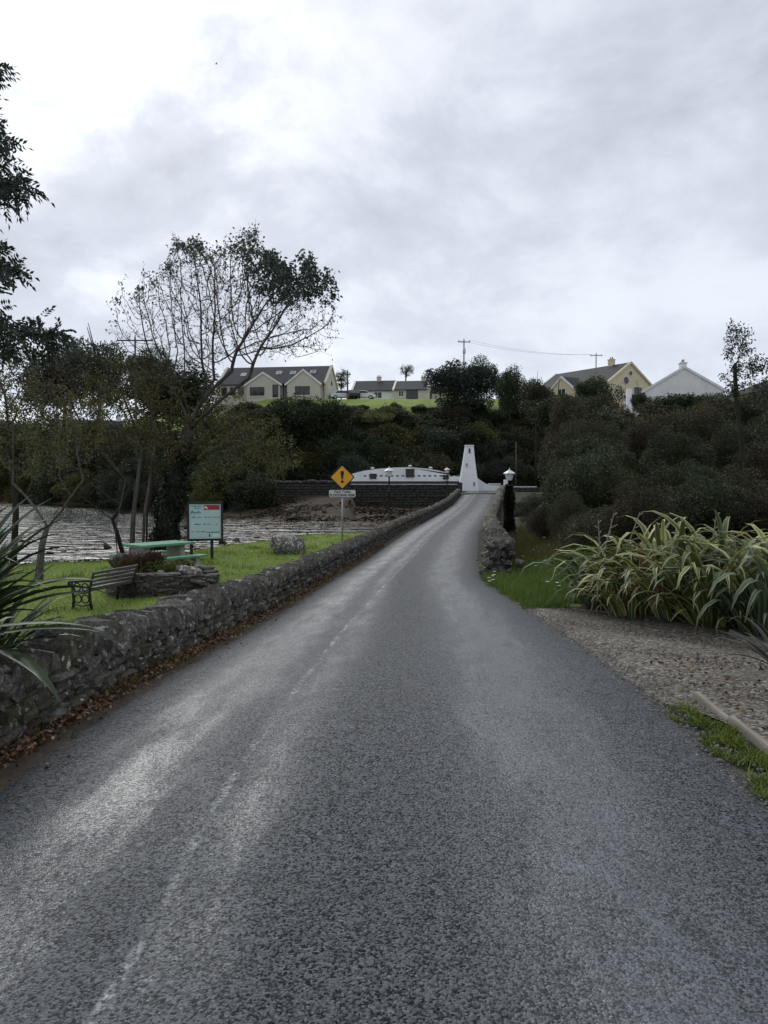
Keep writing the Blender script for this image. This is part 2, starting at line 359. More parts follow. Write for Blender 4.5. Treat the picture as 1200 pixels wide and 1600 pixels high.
# road: chipped asphalt, wheel tracks worn smooth and wet with part of their sheen put into the colour, remains of a thin painted line. UV = metres (from left edge, along), width
def road_material():
    m, t, b, o = newmat('asphalt'); uv = N(t, 'ShaderNodeUVMap', uv_map='UVMap'); s = N(t, 'ShaderNodeSeparateXYZ'); L(t, uv.outputs[0], s.inputs[0])
    u, v = s.outputs[0], s.outputs[1]
    at = N(t, 'ShaderNodeAttribute', attribute_name='across')      # 0..1 across the road
    ac = at.outputs['Fac']
    p = N(t, 'ShaderNodeNewGeometry').outputs['Position']
    vo = N(t, 'ShaderNodeTexVoronoi'); vo.inputs['Scale'].default_value = 112; L(t, p, vo.inputs['Vector'])
    chips = N(t, 'ShaderNodeSeparateColor'); L(t, vo.outputs['Color'], chips.inputs[0])
    vo2 = N(t, 'ShaderNodeTexVoronoi'); vo2.inputs['Scale'].default_value = 118; L(t, p, vo2.inputs['Vector'])
    n_f = NOISE(t, p, 45, 5, 0.7); n_m = NOISE(t, p, 2.3, 6, 0.6); n_b = NOISE(t, p, 0.55, 4, 0.5)
    # stretched along the road
    cb = N(t, 'ShaderNodeCombineXYZ'); L(t, MATH(t, 'MULTIPLY', u, 4.2), cb.inputs[0]); L(t, MATH(t, 'MULTIPLY', v, 0.9), cb.inputs[1])
    n_s = NOISE(t, cb.outputs[0], 1.0, 7, 0.62, 0.4)
    cb2 = N(t, 'ShaderNodeCombineXYZ'); L(t, MATH(t, 'MULTIPLY', u, 1.1), cb2.inputs[0]); L(t, MATH(t, 'MULTIPLY', v, 1.0), cb2.inputs[1]); cb2.inputs[2].default_value = 8.0
    n_p = NOISE(t, cb2.outputs[0], 1.3, 7, 0.6, 0.5)
    def band(c, wd):
        d = MATH(t, 'DIVIDE', MATH(t, 'SUBTRACT', ac, c), wd); return MATH(t, 'POWER', 2.718, MATH(t, 'MULTIPLY', MATH(t, 'MULTIPLY', d, d), -1.0))
    tr = MATH(t, 'ADD', MATH(t, 'ADD', band(0.19, 0.085), band(0.73, 0.11)), MATH(t, 'MULTIPLY', band(0.36, 0.05), 0.6))
    tr = MATH(t, 'MULTIPLY', tr, RAMP(t, MATH(t, 'ADD', MATH(t, 'MULTIPLY', n_s, 0.75), MATH(t, 'MULTIPLY', chips.outputs[1], 0.2)), [(0.28, 0.25), (0.66, 1.0)]), clamp=True)
    wet = RAMP(t, MATH(t, 'ADD', MATH(t, 'MULTIPLY', tr, 0.30), MATH(t, 'ADD', MATH(t, 'MULTIPLY', n_p, 0.45), MATH(t, 'ADD', MATH(t, 'MULTIPLY', n_s, 0.22), MATH(t, 'MULTIPLY', chips.outputs[1], 0.13)))), [(0.56, 0.0), (0.64, 1.0)])
    cfac = MATH(t, 'ADD', MATH(t, 'MULTIPLY', chips.outputs[0], 0.5), MATH(t, 'MULTIPLY', n_f, 0.5))
    n_v = NOISE(t, p, 17, 4, 0.75)
    cfac = MATH(t, 'ADD', cfac, MATH(t, 'MULTIPLY', MATH(t, 'SUBTRACT', n_v, 0.5), 0.34))
    c = RAMP(t, cfac, [(0.28, (0.004, 0.005, 0.008)), (0.40, (0.013, 0.016, 0.021)), (0.51, (0.029, 0.038, 0.049)), (0.72, (0.053, 0.066, 0.079)), (0.86, (0.14, 0.155, 0.168)), (0.96, (0.40, 0.40, 0.40))])
    c = MIX(t, MATH(t, 'MULTIPLY', tr, 0.42), c, (0.090, 0.106, 0.122))  # tracks paler from wear, and lightened further to stand in for wet sky sheen
    c = MIX(t, RAMP(t, n_m, [(0.45, 0.0), (0.7, 0.35)]), c, (0.03, 0.032, 0.035))
    # dirt and dark new edge
    ed = MATH(t, 'ADD', ac, MATH(t, 'MULTIPLY', MATH(t, 'SUBTRACT', n_m, 0.5), 0.12))
    c = MIX(t, RAMP(t, ed, [(0.0, 0.75), (0.07, 0.0), (0.935, 0.0), (0.985, 0.85)]), c, (0.024, 0.024, 0.024))
    # worn line
    ln = MATH(t, 'SUBTRACT', u, MATH(t, 'ADD', 1.34, MATH(t, 'MULTIPLY', MATH(t, 'SUBTRACT', n_m, 0.5), 0.06)))
    lm = RAMP(t, MATH(t, 'ABSOLUTE', ln), [(0.016, 1.0), (0.034, 0.0)])
    n_l = NOISE(t, cb.outputs[0], 2.6, 3, 0.5); n_l2 = NOISE(t, p, 28, 4, 0.7)
    lm = MATH(t, 'MULTIPLY', lm, MATH(t, 'MULTIPLY', RAMP(t, n_l, [(0.44, 0.0), (0.62, 1.0)]), RAMP(t, n_l2, [(0.45, 0.0), (0.62, 1.0)])))
    lm = MATH(t, 'MULTIPLY', lm, 0.9)
    c = MIX(t, lm, c, (0.42, 0.43, 0.44))
    setc(t, b, c)
    r = MATH(t, 'SUBTRACT', 0.68, MATH(t, 'MULTIPLY', wet, 0.14)); r = MATH(t, 'SUBTRACT', r, MATH(t, 'MULTIPLY', tr, 0.24))
    L(t, r, b.inputs['Roughness']); L(t, MATH(t, 'ADD', RAMP(t, cfac, [(0.32, 0.10), (0.54, 0.62), (0.8, 1.0)]), MATH(t, 'MULTIPLY', tr, 0.45)), b.inputs['Specular IOR Level'])
    h = MATH(t, 'ADD', MATH(t, 'MULTIPLY', MATH(t, 'SUBTRACT', 1.0, vo.outputs['Distance']), 0.7), MATH(t, 'MULTIPLY', n_f, 0.5))
    bn = N(t, 'ShaderNodeBump'); bn.inputs['Distance'].default_value = 0.008; L(t, h, bn.inputs['Height'])
    L(t, MATH(t, 'SUBTRACT', 0.8, MATH(t, 'ADD', MATH(t, 'MULTIPLY', wet, 0.15), MATH(t, 'MULTIPLY', tr, 0.45))), bn.inputs['Strength']); L(t, bn.outputs[0], b.inputs['Normal'])
    return m
road_material()
def ground_material():
    m, t, b, o = newmat('ground_cover'); at = N(t, 'ShaderNodeAttribute', attribute_name='zone'); sp = N(t, 'ShaderNodeSeparateColor'); L(t, at.outputs['Color'], sp.inputs[0])
    p = N(t, 'ShaderNodeNewGeometry').outputs['Position']
    n1 = NOISE(t, p, 0.7, 6, 0.6); n2 = NOISE(t, p, 7, 6, 0.65); n3 = NOISE(t, p, 40, 5, 0.7)
    f = MATH(t, 'ADD', MATH(t, 'MULTIPLY', n1, 0.45), MATH(t, 'ADD', MATH(t, 'MULTIPLY', n2, 0.35), MATH(t, 'MULTIPLY', n3, 0.2)))
    grass = RAMP(t, f, [(0.3, (0.11, 0.15, 0.028)), (0.52, (0.20, 0.27, 0.055)), (0.72, (0.29, 0.33, 0.09))])
    mud = RAMP(t, f, [(0.34, (0.018, 0.012, 0.007)), (0.5, (0.042, 0.028, 0.016)), (0.60, (0.075, 0.055, 0.034)), (0.70, (0.16, 0.14, 0.10))])
    soil = RAMP(t, f, [(0.3, (0.022, 0.02, 0.012)), (0.7, (0.06, 0.055, 0.03))])
    c = MIX(t, RAMP(t, MATH(t, 'ADD', sp.outputs[0], MATH(t, 'MULTIPLY', MATH(t, 'SUBTRACT', n2, 0.5), 0.7)), [(0.4, 0.0), (0.6, 1.0)]), soil, grass)
    c = MIX(t, RAMP(t, MATH(t, 'ADD', sp.outputs[1], MATH(t, 'MULTIPLY', MATH(t, 'SUBTRACT', n2, 0.5), 0.7)), [(0.4, 0.0), (0.6, 1.0)]), c, mud)
    setc(t, b, c); b.inputs['Roughness'].default_value = 0.85; b.inputs['Specular IOR Level'].default_value = 0.25
    bump(t, b, MATH(t, 'ADD', n2, n3), 0.7, 0.05)
ground_material()
def gravel_material():
    m, t, b, o = newmat('gravel_bed'); p = N(t, 'ShaderNodeNewGeometry').outputs['Position']
    vo = N(t, 'ShaderNodeTexVoronoi'); vo.inputs['Scale'].default_value = 34; L(t, p, vo.inputs['Vector'])
    ch = N(t, 'ShaderNodeSeparateColor'); L(t, vo.outputs['Color'], ch.inputs[0])
    n1 = NOISE(t, p, 1.1, 6, 0.6); n2 = NOISE(t, p, 30, 5, 0.7)
    c = RAMP(t, MATH(t, 'ADD', MATH(t, 'MULTIPLY', ch.outputs[0], 0.6), MATH(t, 'MULTIPLY', n2, 0.4)), [(0.25, (0.034, 0.029, 0.022)), (0.55, (0.13, 0.115, 0.092)), (0.85, (0.36, 0.33, 0.275))])
    c = MIX(t, RAMP(t, n1, [(0.46, 0.0), (0.66, 0.6)]), c, (0.05, 0.052, 0.028))
    setc(t, b, c); b.inputs['Roughness'].default_value = 0.75; b.inputs['Specular IOR Level'].default_value = 0.4
    bump(t, b, MATH(t, 'ADD', MATH(t, 'SUBTRACT', 1.0, vo.outputs['Distance']), n2), 0.8, 0.02)
gravel_material()
def water_material():
    m, t, b, o = newmat('sea_water'); p = N(t, 'ShaderNodeNewGeometry').outputs['Position']
    mp = N(t, 'ShaderNodeMapping'); mp.inputs['Scale'].default_value = (0.22, 0.66, 1); L(t, p, mp.inputs[0])
    n1 = NOISE(t, mp.outputs[0], 1.1, 3, 0.55, 0.3); n2 = NOISE(t, mp.outputs[0], 4.2, 2, 0.5, 0.2)
    setc(t, b, (0.018, 0.022, 0.022)); b.inputs['Roughness'].default_value = 0.07; b.inputs['IOR'].default_value = 1.33
    b.inputs['Specular IOR Level'].default_value = 0.6
    bump(t, b, MATH(t, 'ADD', n1, MATH(t, 'MULTIPLY', n2, 0.4)), 1.0, 0.21)
water_material()
M = MATS

# ------------------------------------------------------------------ the lie of the land
RD = np.array([-12, 0, 3, 4.47, 5.6, 7.75, 10.5, 13, 16.8, 21.9, 33.6, 50.8, 62, 68, 72, 76, 80.0])
RL = np.array([-2.2, -2.2, -2.2, -2.17, -2.05, -1.97, -1.82, -1.56, -1.15, -0.55, 0.87, 3.64, 5.5, 6.5, 7.2, 7.9, 8.6])
RR = np.array([2.0, 2.0, 2.03, 2.06, 2.12, 2.27, 2.42, 2.32, 2.18, 2.68, 4.14, 6.94, 8.8, 9.8, 10.6, 11.5, 13.0])
RZ = np.array([0, 0, 0, 0, -0.01, -0.17, -0.36, -0.43, -0.51, -0.62, -0.67, -0.59, -0.40, -0.10, 0.18, 0.42, 0.48])
def smooth_tab(d, tab):
    d = np.asarray(d, float); o = 0
    for k in (-1.2, -0.6, 0, 0.6, 1.2): o = o + np.interp(d + k, RD, tab)
    return o / 5
def xl(y): return smooth_tab(y, RL)
def xr(y): return smooth_tab(y, RR)
def zr(y): return smooth_tab(y, RZ)
WATER_Z = -1.8
EDGE = np.array([(-200, 10), (-40, 15), (-20, 18), (-12, 19.5), (-8, 21.5), (-6.2, 24.5), (-4.8, 28.5), (-2.7, 32), (0, 34.5), (0.6, 36)])
FAR = np.array([(-400, 175), (-150, 150), (-60, 125), (-30, 92), (-17, 77), (-8, 66), (-2, 62), (3, 60)])
def sst(a, b, x): t = np.clip((x-a)/(b-a), 0, 1); return t*t*(3-2*t)
def hill(y): return np.interp(y, [84, 88, 90.5, 93, 100, 107, 113, 118, 140, 200, 600, 4000], [0.42, 0.5, 0.8, 1.8, 5.0, 8.8, 12.4, 14.0, 15.6, 16.5, 14, 8])
def land(x, y):
    """height and grass / mud weights"""
    x = np.asarray(x, float); y = np.asarray(y, float)
    l, r, z = xl(y), xr(y), zr(y)
    # left: lawn, shore, inlet, far shore
    ey = np.interp(x, EDGE[:, 0], EDGE[:, 1]); fy = np.interp(x, FAR[:, 0], FAR[:, 1])
    s = y - ey
    lawn = -0.66 + 0.05*np.sin(x*0.9+1)*np.cos(y*0.7) + 0.02*np.sin(x*3.1+y*2.3)
    lawn = np.where(y < 9, lawn*sst(1, 9, y), lawn)
    slope = np.where(x > -3, 0.45, 0.10)
    near = lawn - np.maximum(s, 0)*slope
    q = y - fy
    far = WATER_Z + np.where(q > 0, np.minimum(q*np.where(x < -3, 0.13, 0.05), 0.62+1.45*sst(2, -7, x)) + 0.10*np.sin(x*0.5)*np.sin(y*0.4) + 0.05*np.sin(x*1.7+y*1.3), q*0.12)
    left = np.maximum(np.maximum(near, -3.2), far)
    hl = hill(y - np.where(x < -12, np.maximum(fy - 78, 0), 0))
    left = np.where((y > 84) & (q > 4), np.maximum(left, hl), left)
    mud = ((s > 0) & (y < np.maximum(84, fy + 7))).astype(float)
    # right: level strip, then a bank
    t = x - r
    bank = np.maximum(t - np.where(y < 13.5, 3.2, np.interp(y, [14, 35, 60, 86], [0.5, 1.0, 5.0, 7.0])), 0)
    bank2 = bank*np.interp(y, [8, 14, 20, 40, 60, 90], [0.10, 0.16, 0.18, 0.24, 0.42, 0.5])
    right = z - 0.02 + np.minimum(bank2, 13.5) + 0.04*np.sin(x*1.9)*np.sin(y*1.3)*sst(0.3, 2.0, t)
    right = np.where(y > 88, np.maximum(right*sst(200, 90, y), hill(y)), right)
    road = z - 0.045
    lo_ = np.where(y > 33, l - 1.25, l - 0.75)
    k = sst(lo_, lo_ - 0.3, x)
    h = np.where(x < lo_, left*k + road*(1-k), np.where(x > r + 0.1, right, road))
    junction = np.where(x > l - 1.3, sst(72.5, 74, y), sst(79.7, 80.1, y))*(1-sst(87, 88.5, y))*sst(-16, -14, x)
    h = np.where(junction > 0, np.maximum(h, 0)*(1-junction) + 0.40*junction, h)
    h = np.where(y >= 87, np.maximum(h, np.where(x > -16, hill(y), h)), h)
    grass = np.where(x < l, 1.0, 0.0)*(1-mud) + ((t > 0) & (t < 2.6) & (y > 12.6) & (y < 21)).astype(float)
    grass = np.where((y > 110), 1.0, grass); grass = np.where((y >= 84) & (y <= 104), 0.0, grass); mud = np.where((x > l-0.6), 0, mud)
    return h, np.clip(grass, 0, 1), mud
def hz_at(x, y): return float(land(np.array([x]), np.array([y]))[0][0])

gx = np.concatenate([[-3000, -1500, -800, -400, -250, -160, -120, -90, -70], np.arange(-56, -16, 1.4), np.arange(-16, 16, 0.4), np.arange(16, 56, 1.4), [60, 75, 95, 130, 180, 300, 600, 1500, 3000]])
gy = np.concatenate([[-40, -20, -12], np.arange(-6, 40, 0.4), np.arange(40, 130, 0.4), [132, 136, 142, 150, 165, 180, 200, 260, 400, 700, 1200, 2500, 5000]])
X, Y = np.meshgrid(gx, gy); H, G, MU = land(X.ravel(), Y.ravel())
nx, ny = len(gx), len(gy)
ii, jj = np.meshgrid(np.arange(nx-1), np.arange(ny-1)); a0 = (jj*nx+ii).ravel()
idx = np.stack([a0, a0+1, a0+nx+1, a0+nx], 1).ravel()
me = np_mesh('ground', np.stack([X.ravel(), Y.ravel(), H], 1), 4, idx, M['ground_cover'], smooth=True)
za = me.attributes.new('zone', 'FLOAT_COLOR', 'POINT'); za.data.foreach_set('color', np.stack([G, MU, 0*G, 0*G+1], 1).astype(np.float32).ravel())
tag(link('ground', me), kind='structure')

# water
me = np_mesh('sea_inlet', np.array([(-900, 12, WATER_Z), (4, 12, WATER_Z), (4, 78, WATER_Z), (-40, 118, WATER_Z), (-900, 230, WATER_Z)]), 5, np.arange(5), M['sea_water'])
tag(link('sea_inlet', me), kind='structure')

# road
ys = np.concatenate([np.arange(-10, 30, 0.3), np.arange(30, 80.2, 0.6)]); na = 15
V, UV, AC = [], [], []; run = 0; pc = None
for yv in ys:
    a, b_ = float(xl(yv)), float(xr(yv)); z = float(zr(yv)); mid = ((a+b_)/2, yv)
    if pc: run += math.dist(mid, pc)
    pc = mid
    for k in range(na):
        u = k/(na-1); jit = (0.035*math.sin(yv*5.1)+0.03*math.sin(yv*11.7+1)) if k in (0, na-1) else 0
        V.append((a+(b_-a)*u+jit, yv, z + 0.045*(1-(2*u-1)**2) - 0.006*math.exp(-((u-.22)/.09)**2) - 0.006*math.exp(-((u-.76)/.09)**2) - (0.03 if k in (0, na-1) else 0)))
        UV.append(((b_-a)*u, run)); AC.append(u)
nyr = len(ys); ii, jj = np.meshgrid(np.arange(na-1), np.arange(nyr-1)); a0 = (jj*na+ii).ravel()
idx = np.stack([a0, a0+1, a0+na+1, a0+na], 1).ravel()
me = np_mesh('road', np.array(V), 4, idx, M['asphalt'], smooth=True)
uvl = me.uv_layers.new(name='UVMap'); uvl.data.foreach_set('uv', np.array(UV, np.float32)[idx].ravel())
at = me.attributes.new('across', 'FLOAT', 'POINT'); at.data.foreach_set('value', np.array(AC, np.float32))
tag(link('road', me), kind='structure')
mb = MB(); mb.box(-13.5, 40, 80.05, 86.3, 0.30, 0.47); 
me = mb.mesh('cross_road', M['asphalt']); uvl = me.uv_layers.new(name='UVMap'); tag(link('cross_road', me), kind='structure')

# gravel forecourt on the right
gy_ = np.arange(-6.0, 12.9, 0.25); V = []; nk = 10
for yv in gy_:
    a = float(np.interp(yv, [5.3, 6.2], [2.36, float(xr(yv)) - 0.06]))
    b_ = np.interp(yv, [4, 8.7, 9.8, 11.7, 12.7], [6.5, 5.2, 4.9, 3.9, 2.6])
    for k in range(nk):
        x = a + (b_-a)*k/(nk-1); V.append((x, yv, hz_at(x, yv) + 0.016 + 0.012*math.sin(x*4+yv*3)*(k > 0)))
ii, jj = np.meshgrid(np.arange(nk-1), np.arange(len(gy_)-1)); a0 = (jj*nk+ii).ravel()
tag(link('gravel_forecourt', np_mesh('gravel_forecourt', np.array(V), 4, np.stack([a0, a0+1, a0+nk+1, a0+nk], 1).ravel(), M['gravel_bed'], smooth=True)), kind='structure')
# loose chips on it
def scatter_chips(n, fx, size, mat, name, label, cat):
    g = np.random.default_rng(5); V = []; F_ = []; rn = []
    base = np.array([(-1, -1, 0), (1, -1, 0), (1, 1, 0), (-1, 1, 0), (-.55, -.5, .9), (.6, -.55, .8), (.5, .6, 1.), (-.6, .5, .85)])
    fs = np.array([(4, 5, 6, 7), (0, 1, 5, 4), (1, 2, 6, 5), (2, 3, 7, 6), (3, 0, 4, 7)])
    for i in range(n):
        x, y, z = fx(g); s = size*g.uniform(0.4, 1.3); a = g.uniform(0, 6.28)
        q = (base + g.normal(0, .15, base.shape))*np.array([s, s*g.uniform(.5, 1), s*g.uniform(.4, .8)])
        ca, sa = math.cos(a), math.sin(a); q = np.stack([q[:, 0]*ca-q[:, 1]*sa+x, q[:, 0]*sa+q[:, 1]*ca+y, q[:, 2]+z], 1)
        F_.append(fs + len(V)*8); V.append(q); rn += [g.random()]*5
    o = link(name, np_mesh(name, np.concatenate(V), 4, np.concatenate(F_).ravel(), mat, rn)); return tag(o, label, cat, kind='stuff')
def fx(g):
    y = g.uniform(4.2, 12.3); a = float(xr(y)) if y > 5.9 else 2.4
    b_ = np.interp(y, [4, 8.7, 9.8, 11.7, 12.7], [6.5, 5.0, 4.7, 3.7, 2.6]); u = g.random()**0.8
    x = a - 0.12 + (b_-a)*u; return x, y, hz_at(x, y) + 0.012
scatter_chips(9000, fx, 0.013, M['gravel_chip'], 'loose_gravel', 'loose pale gravel chips strewn over the forecourt', 'gravel')
#PART2
# ------------------------------------------------------------------ stones
def stone_mesh(name, seed, mat, sub=2, jit=0.19, round_=0.38):
    g = random.Random(seed); bm = bmesh.new(); bmesh.ops.create_cube(bm, size=2.0)
    bmesh.ops.subdivide_edges(bm, edges=bm.edges[:], cuts=1, use_grid_fill=True)
    for v in bm.verts:
        c = v.co; n = c.normalized()*1.25; v.co = c.lerp(n, round_)
        v.co += Vector((g.uniform(-1, 1), g.uniform(-1, 1), g.uniform(-1, 1)))*jit
        v.co = Vector((v.co.x*.5, v.co.y*.5, v.co.z*.5))
    bmesh.ops.triangulate(bm, faces=bm.faces[:])
    me = bpy.data.meshes.new(name); bm.to_mesh(me); bm.free(); me.materials.append(mat); return me
SM = {k: [stone_mesh('stone', 100+i, M[k]) for i in range(9)] for k in ('wall_stone', 'dark_stone', 'slate_stone', 'bridge_stone')}
STONE_V = [(np.array([v.co[:] for v in m.vertices]), np.array([p.vertices[:] for p in m.polygons])) for m in SM['wall_stone']]
class Stuff:
    def __init__(s): s.V = []; s.I = []; s.n = 0
    def stone(s, Mx, k):
        v, f = STONE_V[k]; v = v @ np.array(Mx.to_3x3()).T + np.array(Mx.translation)
        s.V.append(v); s.I.append(f+s.n); s.n += len(v)
    def build(s, name, mat, parent):
        o = link(name, np_mesh(name, np.concatenate(s.V), 3, np.concatenate(s.I).ravel(), mat), parent); o['kind'] = 'stuff'; return o
def path_pts(fx_, y0, y1, ds=0.05):
    pts = [(float(fx_(y)), y) for y in np.arange(y0, y1, ds)]
    S = [0]
    for a, b_ in zip(pts, pts[1:]): S.append(S[-1]+math.dist(a, b_))
    return np.array(pts), np.array(S)
def dry_wall(name, label, fx_, y0, y1, side, body, cop, thick, limit, mat='wall_stone', seed=1, base=0.1, lean=0.45, cop_t=(0.09, 0.17), drop=None):
    """side=+1: the face that we see looks to +x"""
    g = random.Random(seed); pts, S = path_pts(fx_, y0, y1)
    root = empty(name, (pts[0][0], pts[0][1], 0), 0, label, 'wall'); inv = Matrix.Translation(-root.location)
    def at(s):
        x = np.interp(s, S, pts[:, 0]); y = np.interp(s, S, pts[:, 1])
        x2 = np.interp(min(s+0.3, S[-1]), S, pts[:, 0]); y2 = np.interp(min(s+0.3, S[-1]), S, pts[:, 1])
        x1 = np.interp(max(s-0.3, 0), S, pts[:, 0]); y1_ = np.interp(max(s-0.3, 0), S, pts[:, 1])
        return x, y, math.atan2(y2-y1_, x2-x1), float(zr(y)) - 0.03
    # hearting behind the face stones
    mb = MB(); ss = np.arange(0, S[-1], 0.5); rows = []
    for s in ss:
        x, y, a, z = at(s); nx_, ny_ = math.sin(a)*side, -math.cos(a)*side
        lo = z - 0.3 if drop is None else drop
        w0, w1 = -0.05, -(thick-0.05)
        rows.append([(x+nx_*w0, y+ny_*w0, lo), (x+nx_*w0, y+ny_*w0, z+body+0.02), (x+nx_*w1, y+ny_*w1, z+body+0.02), (x+nx_*w1, y+ny_*w1, lo)])
    vs = [v for r_ in rows for v in r_]; fs = []
    for i in range(len(rows)-1):
        for k in range(4): fs.append((i*4+k, i*4+(k+1) % 4, i*4+4+(k+1) % 4, i*4+4+k))
    fs += [(0, 1, 2, 3), tuple(len(vs)-4+k for k in (3, 2, 1, 0))]
    mb.add([Vector(v)-root.location for v in vs], fs); fixn(mb.build('hearting', M['mortar'], root))
    far = Stuff(); cnt = 0
    items = []
    courses = []; z = 0.0
    while z < body - 0.03:
        hgt = g.uniform(0.045, 0.115); hgt = min(hgt, body - z) if body - z - hgt > 0.06 else body - z
        courses.append((z, hgt)); z += hgt
    for (z0, hgt) in courses:
        s = g.uniform(0, 0.1)
        while s < S[-1]:
            ln = g.uniform(0.10, 0.34) if z0 > 0.12 else g.uniform(0.16, 0.45)
            items.append((s+ln/2, z0, hgt, ln, 'f')); s += ln*0.99
    s = 0.0
    while s < S[-1]:
        th = g.uniform(*cop_t); items.append((s+th/2, body, cop*g.uniform(0.7, 1.3), th, 'c')); s += th*1.02
    items.sort(key=lambda q: q[0] - (0.4 if q[4] == 'c' else 0))
    for (s, z0, hgt, ln, kind) in items:
        x, y, a, z = at(s); k = g.randrange(9); nx_, ny_ = math.sin(a)*side, -math.cos(a)*side
        if kind == 'f':
            out = g.uniform(-0.045, 0.03); dp = g.uniform(0.16, 0.24)
            loc = Vector((x+nx_*(out-dp/2), y+ny_*(out-dp/2), z+z0+hgt/2))
            sc = (ln*.97, dp, hgt*1.0); rot = (g.uniform(-.06, .06), g.uniform(-.09, .09), a+g.uniform(-.06, .06))
        else:
            loc = Vector((x-nx_*thick/2, y-ny_*thick/2, z+body+hgt*0.42))
            sc = (ln*.95, thick*g.uniform(.85, 1.2), hgt*g.uniform(1.15, 1.6)); rot = (g.uniform(-.08, .08), lean+g.uniform(-.25, .25), a+g.uniform(-.22, .22))
        from_e = Matrix.LocRotScale(loc, __import__('mathutils').Euler(rot), Vector(sc))
        if cnt < limit:
            o = link('coping_stone' if kind == 'c' else 'stone', SM[mat][k], root); o.matrix_basis = inv @ from_e; cnt += 1
        else: far.stone(inv @ from_e, k)
    if far.V: far.build('distant_stonework', M[mat], root)
    return root
def lwall(y): return xl(y) - 0.13
dry_wall('stone_wall', 'low dry stone wall with upright coping stones between lawn and road', lwall, 2.4, 73.6, 1, 0.37, 0.17, 0.40, 300, 'wall_stone', 3, lean=0.6, cop_t=(0.075, 0.16))
def rwall(y): return xr(y) + 0.22
dry_wall('bridge_wall', 'rough pale dry stone wall starting beside the flowery grass bank', rwall, 17.8, 73.6, -1, 0.62, 0.24, 0.5, 230, 'bridge_stone', 5, lean=0.9, cop_t=(0.12, 0.26))
# tumbled end of the bridge wall
gt = random.Random(44)
for i in range(22):
    lay = i // 6; dx = .12+.17*(i % 6)+gt.uniform(-.05, .05); dy = 17.66+gt.uniform(-.12, .12)+lay*.03; sz = gt.uniform(.13, .24)
    if dx > 1.0-.12*lay: continue
    o = link('tumbled_stone', SM['bridge_stone'][i % 9], None, (float(xr(dy))+dx, dy, float(zr(dy))+.06+lay*.2), (gt.uniform(-.6, .6), gt.uniform(-.9, .9), gt.uniform(0, 3)), (sz*1.4, sz, sz*.8))
    tag(o, 'loose rounded stone piled against the end of the bridge wall', 'stone', 'stones at the bridge wall end')
# far retaining wall with dark coping, standing in the mud
def far_wall():
    root = empty('retaining_wall', (-3, 79.6, -1.6), 0, 'dark stone retaining wall with black coping before the white arched wall', 'wall')
    mb = MB(); mb.box(-13.2, 10.6, 0.1, 0.5, -0.8, 2.78); mb.build('hearting', M['mortar'], root)
    st = Stuff(); g = random.Random(9)
    z = -0.7
    while z < 2.72:
        h = g.uniform(.16, .34); x = -13.2
        while x < 10.5:
            ln = g.uniform(.25, .75)
            st.stone(Matrix.LocRotScale(Vector((x+ln/2, 0.1+g.uniform(-.05, .03), z+h/2)), __import__('mathutils').Euler((g.uniform(-.1, .1), g.uniform(-.1, .1), g.uniform(-.1, .1))), Vector((ln*1.02, .3, h*1.08))), g.randrange(9))
            x += ln
        z += h*.97
    st.build('stonework', M['dark_stone'], root)
    mb = MB(); mb.box(-1.0, 10.8, -0.06, 0.62, 2.84, 3.12); bevel(mb.build('coping', M['dark_coping'], root), 0.03)
    mb = MB(); mb.box(10.62, 11.1, -0.12, 0.7, -0.6, 3.0); bevel(mb.build('end_pier', M['dark_coping'], root), 0.03)
    st = Stuff()
    x = -13.2
    while x < -1.0:
        ln = g.uniform(.3, .6); st.stone(Matrix.LocRotScale(Vector((x+ln/2, .3, 2.98+g.uniform(-.03, .12))), __import__('mathutils').Euler((0, g.uniform(-.15, .15), 0)), Vector((ln, .6, .35))), g.randrange(9)); x += ln*.95
    st.build('rough_coping', M['dark_stone'], root)
far_wall()
# stone wall under the low white wall, right of the bridge
root = empty('retaining_wall', (13.0, 79.2, -0.5), 0, 'dark stone wall below the straight white wall beside the lamp', 'wall')
mb = MB(); mb.box(-1.2, 6.4, 0.1, 0.5, -0.6, 1.32); mb.build('hearting', M['mortar'], root)
st = Stuff(); g = random.Random(19); z = -.5
while z < 1.3:
    h = g.uniform(.18, .3); x = -1.2
    while x < 6.3:
        ln = g.uniform(.3, .7); st.stone(Matrix.LocRotScale(Vector((x+ln/2, .1, z+h/2)), None, Vector((ln, .25, h*1.05))), g.randrange(9)); x += ln
    z += h
st.build('stonework', M['dark_stone'], root)

